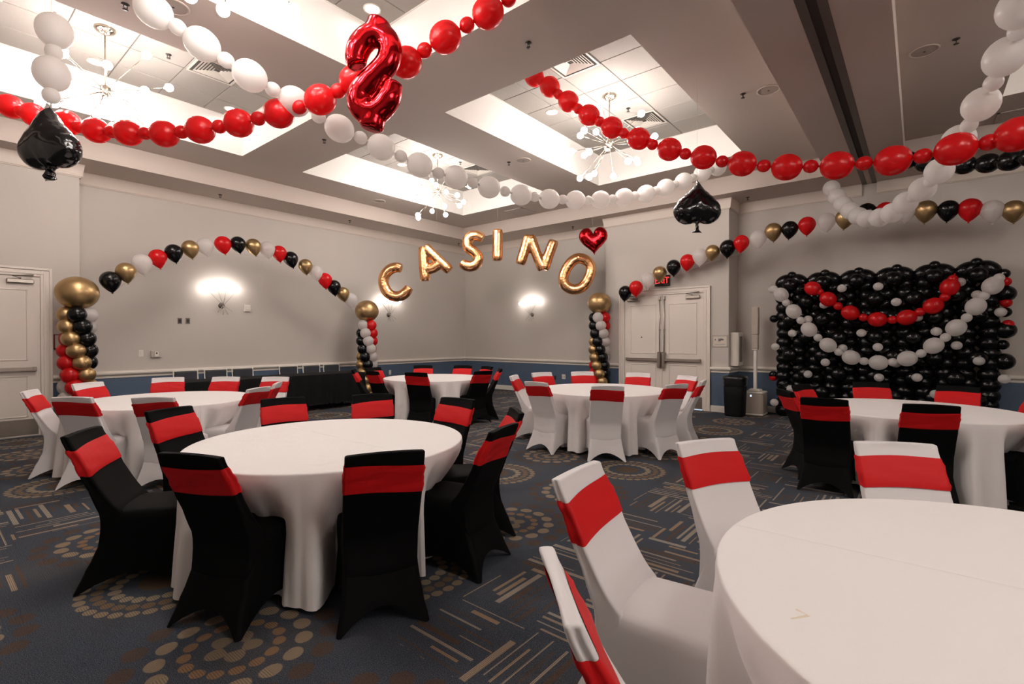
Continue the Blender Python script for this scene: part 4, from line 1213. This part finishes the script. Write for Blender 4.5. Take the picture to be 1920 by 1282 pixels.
# ------------------------------------------------------------------ balloons
def sphere_prof(r, n=10, tip=0.0):
    return [(r*math.sin(pi*k/n), -r*math.cos(pi*k/n)) for k in range(n+1)]
def link_balloon_mesh(key, D, L):
    """oval linking balloon with small tails at both ends; local z along the chain"""
    a, b = D/2, L/2
    prof = [(0.0, -b-0.028), (0.012, -b-0.022), (0.006, -b-0.006)]
    for k in range(1, 14):
        th = pi*k/14
        prof.append((a*math.sin(th)**0.92, -b*math.cos(th)))
    prof += [(0.006, b+0.006), (0.012, b+0.022), (0.0, b+0.028)]
    return MB().lathe(prof, 24, cap=False).mesh('balloon', M_bal[key])
def round_balloon_mesh(key, D, squash=0.94, knot=True):
    prof = []
    for k in range(0, 15):
        th = pi*k/14
        prof.append((D/2*math.sin(th), -D/2*squash*math.cos(th)))
    return MB().lathe(prof, 24, cap=False).mesh('balloon', M_bal[key])
def tear_mesh(key, D):
    """helium balloon, knot pointing down"""
    R_ = D/2; prof = [(0.0, -R_*1.50), (R_*0.11, -R_*1.47), (R_*0.045, -R_*1.39)]
    for k in range(1, 17):
        th = pi*k/16
        zz = -math.cos(th)
        rr = math.sin(th)
        if zz < 0:
            z2 = zz*1.40; rr = (1-min(1.0, -zz)**1.65)**0.85
        else: z2 = zz*1.02
        prof.append((max(0.0, R_*rr), R_*z2))
    prof[-1] = (0.0, prof[-1][1])
    return MB().lathe(prof, 24, cap=False).mesh('balloon', M_bal[key])
LB = {(c, k): link_balloon_mesh(c, d, l) for c in 'RWK' for k, d, l in (('b', 0.262, 0.285), ('s', 0.128, 0.135))}
LT = {(c, k): link_balloon_mesh(c, d, l) for c in 'RW' for k, d, l in (('b', 0.25, 0.275), ('s', 0.135, 0.14))}
TEAR = {c: tear_mesh(c, 0.285) for c in 'RWKG'}

def garland(name, label, pts, col, lib=None, group='linked balloon garlands'):
    lib = lib or LB
    base = Vector(pts[len(pts)//2][:3])
    t = empty(name, base, 0, label, 'balloons', group)
    P = [Vector(p[:3]) for p in pts]
    line = MB().tube([p-base for p in P], 0.0035, 5).build('string', M_bal[col], t)
    for i, p in enumerate(pts):
        a = P[max(0, i-1)]; b = P[min(len(P)-1, i+1)]
        o = link('balloon', lib[(col, p[3])], None, t, loc=P[i]-base)
        o.rotation_mode = 'QUATERNION'; o.rotation_quaternion = frame_z(b-a)
    return t
def extend(pts, q, n):
    """carry a garland on to its ceiling hook q with n more balloons"""
    a = Vector(pts[-1][:3]); b = Vector(q); out = list(pts)
    for i in range(1, n+1):
        t_ = i/n
        p_ = a.lerp(b, t_); p_.z -= 0.25*math.sin(pi*t_)*(b-a).length/2
        out.append((p_.x, p_.y, p_.z, 's' if out[-1][3] == 'b' else 'b'))
    return out
RED_RIGHT = extend(RED_RIGHT, (6.4, -2.6, 4.5), 11)
BLACK_RIGHT = extend(BLACK_RIGHT, (7.6, -3.75, 4.5), 9)
WHITE_RIGHT = extend(WHITE_RIGHT[::-1], (3.6, -0.62, 4.5), 7)
garland('balloon_garland', 'red balloon garland swooping across the upper left', RED_LEFT, 'R')
garland('balloon_garland', 'long white balloon garland from the top left to the far ceiling', WHITE_LONG, 'W')
garland('balloon_garland', 'red balloon garland crossing the right half under the ceiling', RED_RIGHT, 'R')
garland('balloon_garland', 'white balloon garland curling down at the right edge', WHITE_RIGHT, 'W')
garland('balloon_garland', 'black balloon garland behind the red one at the right edge', BLACK_RIGHT, 'K')
drop = garland('balloon_strand', 'short white balloon strand hanging above the left black spade', WHITE_DROP, 'W')
MB().tube([(0, 0, 0.0), (0, 0, HC-drop.location.z)], 0.0012, 5).build('hanger', M_string, drop)
garland('balloon_garland', 'white balloon swag draped over the black balloon wall', WALL_WHITE, 'W', LT, 'swags on the balloon wall')
garland('balloon_garland', 'red balloon swag draped over the black balloon wall', WALL_RED, 'R', LT, 'swags on the balloon wall')

def arch(label, pts, lean):
    base = Vector(pts[len(pts)//2][:3])
    t = empty('balloon_arch', base, 0, label, 'balloons', 'single-line balloon arches')
    rng = random.Random(len(pts))
    P = [Vector(p[:3]) for p in pts]
    MB().tube([p-base-Vector((0,0,0.19)) for p in P], 0.002, 5).build('line', M_string, t)
    for i, p in enumerate(pts):
        o = link('balloon', TEAR[p[3]], None, t, loc=P[i]-base)
        d = Vector((0,0,1)) + R*(lean+rng.uniform(-0.10, 0.10))
        o.rotation_mode = 'QUATERNION'; o.rotation_quaternion = frame_z(d)
        s = rng.uniform(0.95, 1.04); o.scale = (s, s, s)
arch('arch of black, gold, white and red balloons against the left wall', ARCH_LEFT, -0.20)
arch('rising line of black, gold, white and red balloons at the right wall', ARCH_RIGHT, 0.06)

# spiral columns with a big gold ball
CB = {c: round_balloon_mesh(c, 0.242, 0.95) for c in 'RWKG'}
TOP = round_balloon_mesh('G', 0.54, 0.93)
def column(x, y, ztop, a0, label):
    t = empty('balloon_column', (x, y, 0), 0, label, 'balloons', 'spiral balloon columns')
    MB().tube([(0,0,0.0), (0,0,ztop)], 0.02, 8).build('pole', M_kleg, t)
    MB().lathe([(0.0, 0.0), (0.17, 0.0), (0.17, 0.012), (0.0, 0.014)], 24).build('base_plate', M_kleg, t)
    link('topper', TOP, None, t, loc=(0, 0, ztop))
    toward = -Vector((x, y, 0)).normalized()
    right = Vector((toward.y, -toward.x, 0))
    if right.dot(R) < 0: right = -right
    z = ztop-0.335; k = 0
    while z > 0.10:
        for ci, c in enumerate('GKWR'):
            a = math.radians(a0+90*ci+28*k)
            d = toward*math.cos(a)+right*math.sin(a)
            o = link('balloon', CB[c], None, t, loc=d*0.135+Vector((0, 0, z)))
            o.rotation_mode = 'QUATERNION'; o.rotation_quaternion = frame_z(d)
        z -= 0.183; k += 1
column(1.661, 9.967, 2.19, -92, 'spiral balloon column with a large gold ball by the left door')
column(6.841, 10.006, 2.133, 137, 'spiral balloon column with a large gold ball at the end of the left arch')
column(10.124, 5.70, 2.304, 166, 'spiral balloon column with a large gold ball left of the double doors')

# black balloon wall
bw = empty('balloon_wall', (10.75, 0.55, 0), 0, 'wall of black balloons dotted with small white ones', 'balloons')
oval = link_balloon_mesh('K', 0.25, 0.33)
front = round_balloon_mesh('K', 0.27, 0.95)
smallw = round_balloon_mesh('W', 0.145); smallk = round_balloon_mesh('K', 0.16); smallr = round_balloon_mesh('R', 0.15)
rng = random.Random(5)
ball = round_balloon_mesh('K', 0.275, 0.96)
row = 0; z = 2.50
while z > 0.12:
    off = 0.0 if row % 2 == 0 else 0.26
    ncol = 6 if row % 2 == 0 else 5
    for c in range(ncol):
        yy = 1.895-0.52*c-off-0.55
        link('balloon', front, None, bw, loc=(-0.135+rng.uniform(-.015,.015), yy, z+rng.uniform(-.012,.012)))
    if row == 0:
        for c in range(6):
            for s in (-1, 1):
                d = Vector((0, s*0.85, 0.52)).normalized()
                o = link('balloon', oval, None, bw, loc=Vector((0.0, 1.345-0.52*c+s*0.125, z+0.085)))
                o.rotation_mode = 'QUATERNION'; o.rotation_quaternion = frame_z(Vector((0, s*0.86, -0.5)))
    for q in ((-1,) if row == 0 else (1, -1)):
        for c in range(12):
            if z+q*0.082 < 0.1: continue
            o = link('balloon', ball, None, bw, loc=(rng.uniform(-.02,.02), 1.475-0.26*c+rng.uniform(-.015,.015), z+q*0.082+rng.uniform(-.01,.01)))
            o.scale = (1, 1.02, rng.uniform(0.88, 0.96))
    row += 1; z -= 0.33
def knob(pts, me):
    for p in pts: link('balloon', me, None, bw, loc=Vector(p)-Vector((10.75, 0.55, 0)))
knob(WALL_TUFT_W, smallw); knob(WALL_TUFT_R, smallr); knob(WALL_KNOB, smallk)
knob(WALL_SIDE, front)
fr = MB()
for yy in (-1.50, 1.50): fr.tube([(0.08, yy, 0), (0.08, yy, 2.62)], 0.018, 8)
for zz in (0.04, 2.60): fr.tube([(0.08, -1.50, zz), (0.08, 1.50, zz)], 0.018, 8)
fr.build('stand_frame', M_kleg, bw)

# ------------------------------------------------------------------ foil balloons
def stroke_foil(name, strokes, rad, mt, closed=False, depth=0.95, pinch=True, vox=0.016):
    """inflated foil letter: tubes along 2-D centre lines (x right, y up), fused by a voxel remesh"""
    mb_ = MB()
    for st in strokes:
        P = catmull([(p[0], 0, p[1]) for p in st], 6, closed)
        n = len(P)
        rs = []
        for i in range(n):
            s = min(i, n-1-i)/max(1, n-1)
            rs.append(rad if closed else rad*(0.80+0.20*min(1, s*9)))
        mb_.tube(P, rs, 18, closed)
    me = mb_.mesh(name, mt)
    return me
def add_foil(name, me, loc, axr, label, cat, vox=0.018, group=None, tilt=0.0):
    o = link(name, me, None, None, loc=loc)
    ax = Vector((axr[0], axr[1], 0)).normalized()
    o.rotation_euler = (0, tilt, math.atan2(ax.y, ax.x))
    rm = o.modifiers.new('fuse', 'REMESH'); rm.mode = 'VOXEL'; rm.voxel_size = vox; rm.use_smooth_shade = True
    sm = o.modifiers.new('soften', 'SMOOTH'); sm.factor = 0.6; sm.iterations = 4
    tag(o, label, cat, group)
    return o
for ch, (pos, strokes) in LETTERS.items():
    rad = 0.124
    me = stroke_foil('letter_balloon', strokes, rad, M_foilgold, closed=(ch == 'O'))
    lo_ = add_foil('letter_balloon', me, pos, CASINO_AX, 'gold foil letter %s balloon, %s in the hanging word' % (ch, {'C':'first','A':'second','S':'third','I':'fourth','N':'fifth','O':'last'}[ch]), 'balloon', 0.016, 'gold foil letters')
    ztop_ = max(p_[1] for s_ in strokes for p_ in s_)+rad
    MB().tube([(0, 0, ztop_-0.03), (0, 0, HC-pos[2])], 0.0010, 5).build('hanger', M_string, lo_)
pos, body, prongs = DOLLAR
me = stroke_foil('dollar_balloon', [body]+prongs, 0.100, M_foilred)
add_foil('dollar_balloon', me, pos, (R.x, R.y), 'shiny red foil dollar sign balloon hanging at the top', 'balloon', 0.016)

def inflate(name, outline, amp, mt, nrm_pow=0.5, step=0.028, seam=0.0):
    """pillow from a closed 2-D outline"""
    pts = [Vector((p[0], p[1])) for p in outline]
    n = len(pts)
    vs2 = list(pts); edges = [(i, (i+1) % n) for i in range(n)]
    xs = [p.x for p in pts]; ys = [p.y for p in pts]
    def inside(q):
        c = False
        for i in range(n):
            a, b = pts[i], pts[(i+1) % n]
            if (a.y > q.y) != (b.y > q.y) and q.x < (b.x-a.x)*(q.y-a.y)/(b.y-a.y)+a.x: c = not c
        return c
    def dist(q):
        best = 9
        for i in range(n):
            a, b = pts[i], pts[(i+1) % n]
            ab = b-a; t_ = max(0, min(1, (q-a).dot(ab)/ab.length_squared))
            best = min(best, (q-(a+ab*t_)).length)
        return best
    y = min(ys); row_ = 0
    while y < max(ys):
        x = min(xs)+(step/2 if row_ % 2 else 0)
        while x < max(xs):
            q = Vector((x, y))
            if inside(q) and dist(q) > step*0.45: vs2.append(q)
            x += step
        y += step*0.87; row_ += 1
    V, E_, Fc, *_ = delaunay_2d_cdt(vs2, edges, [], 1, 1e-5)
    D_ = [dist(v) for v in V]; mx = max(D_)
    h = []
    for v, d in zip(V, D_):
        t_ = min(1, d/mx)
        hh = amp*math.sqrt(max(0, 1-(1-t_)**2))
        if d < 1e-4: hh = 0
        h.append(hh*(1+0.05*math.sin(v.x*40)*math.sin(v.y*33)*(1-t_)))
    N = len(V); verts = [(v.x, -hh, v.y) for v, hh in zip(V, h)]; faces = []
    back = {}
    for i, (v, d) in enumerate(zip(V, D_)):
        if d < 1e-4: back[i] = i
        else: back[i] = len(verts); verts.append((v.x, h[i], v.y))
    for f in Fc:
        P = [V[i] for i in f]
        area = sum(P[k].x*P[(k+1) % len(P)].y-P[(k+1) % len(P)].x*P[k].y for k in range(len(P)))
        f = list(f) if area > 0 else list(f)[::-1]
        faces.append(f); faces.append([back[i] for i in f][::-1])
    return MB().add(verts, faces, True).mesh(name, mt)
def heart_outline(s):
    out = []
    for k in range(72):
        t_ = 2*pi*k/72
        out.append((s*0.0325*16*math.sin(t_)**3, s*0.0365*(13*math.cos(t_)-4.2*math.cos(2*t_)-2*math.cos(3*t_)-math.cos(4*t_))+0.03))
    return out
hm = inflate('heart_balloon', heart_outline(0.60)[::-1], 0.13, M_foilred)
def plain_foil(name, me, loc, ang, label, cat, group=None, tilt=0):
    o = link(name, me, None, None, loc=loc, rot=(0, tilt, ang))
    sb = o.modifiers.new('round', 'SUBSURF'); sb.levels = 1; sb.render_levels = 1
    return tag(o, label, cat, group)
face_ang = math.atan2(R.y, R.x)
hb = plain_foil('heart_balloon', hm, HEART_POS, face_ang-0.1, 'red foil heart balloon above the letter O', 'balloon', tilt=-0.06)
def spade_outline(h):
    """point up, two lobes, flared stem; total height h"""
    half = [(0,.5),(.025,.44),(.07,.37),(.14,.29),(.235,.205),(.33,.115),(.405,.02),(.435,-.08),(.425,-.17),(.38,-.25),(.30,-.315),(.21,-.345),(.12,-.34),(.05,-.325),(.035,-.345),(.04,-.40),(.055,-.45),(.09,-.49),(.07,-.5)]
    c = catmull([(x, y, 0) for x, y in half], 3)
    r_ = [(p.x*h, p.y*h) for p in c]
    l_ = [(-x, y) for x, y in r_[1:]][::-1]
    return (r_ + l_)[::-1]
sp = inflate('spade_balloon', spade_outline(0.66), 0.14, M_foilblack)
s1 = plain_foil('spade_balloon', sp, SPADE_POS[0], face_ang-0.22, 'black foil spade balloon hanging at the upper left', 'balloon', 'black foil spades')
s2 = plain_foil('spade_balloon', sp, SPADE_POS[1], face_ang-0.05, 'black foil spade balloon hanging right of the letters', 'balloon', 'black foil spades')
# threads holding the hanging balloons
for o, zt, zc in ((s2, 0.33, HC), (hb, 0.12, HS)):
    MB().tube([(0, 0, zt), (0, 0, zc-o.location.z)], 0.0012, 5).build('hanger', M_string, o)
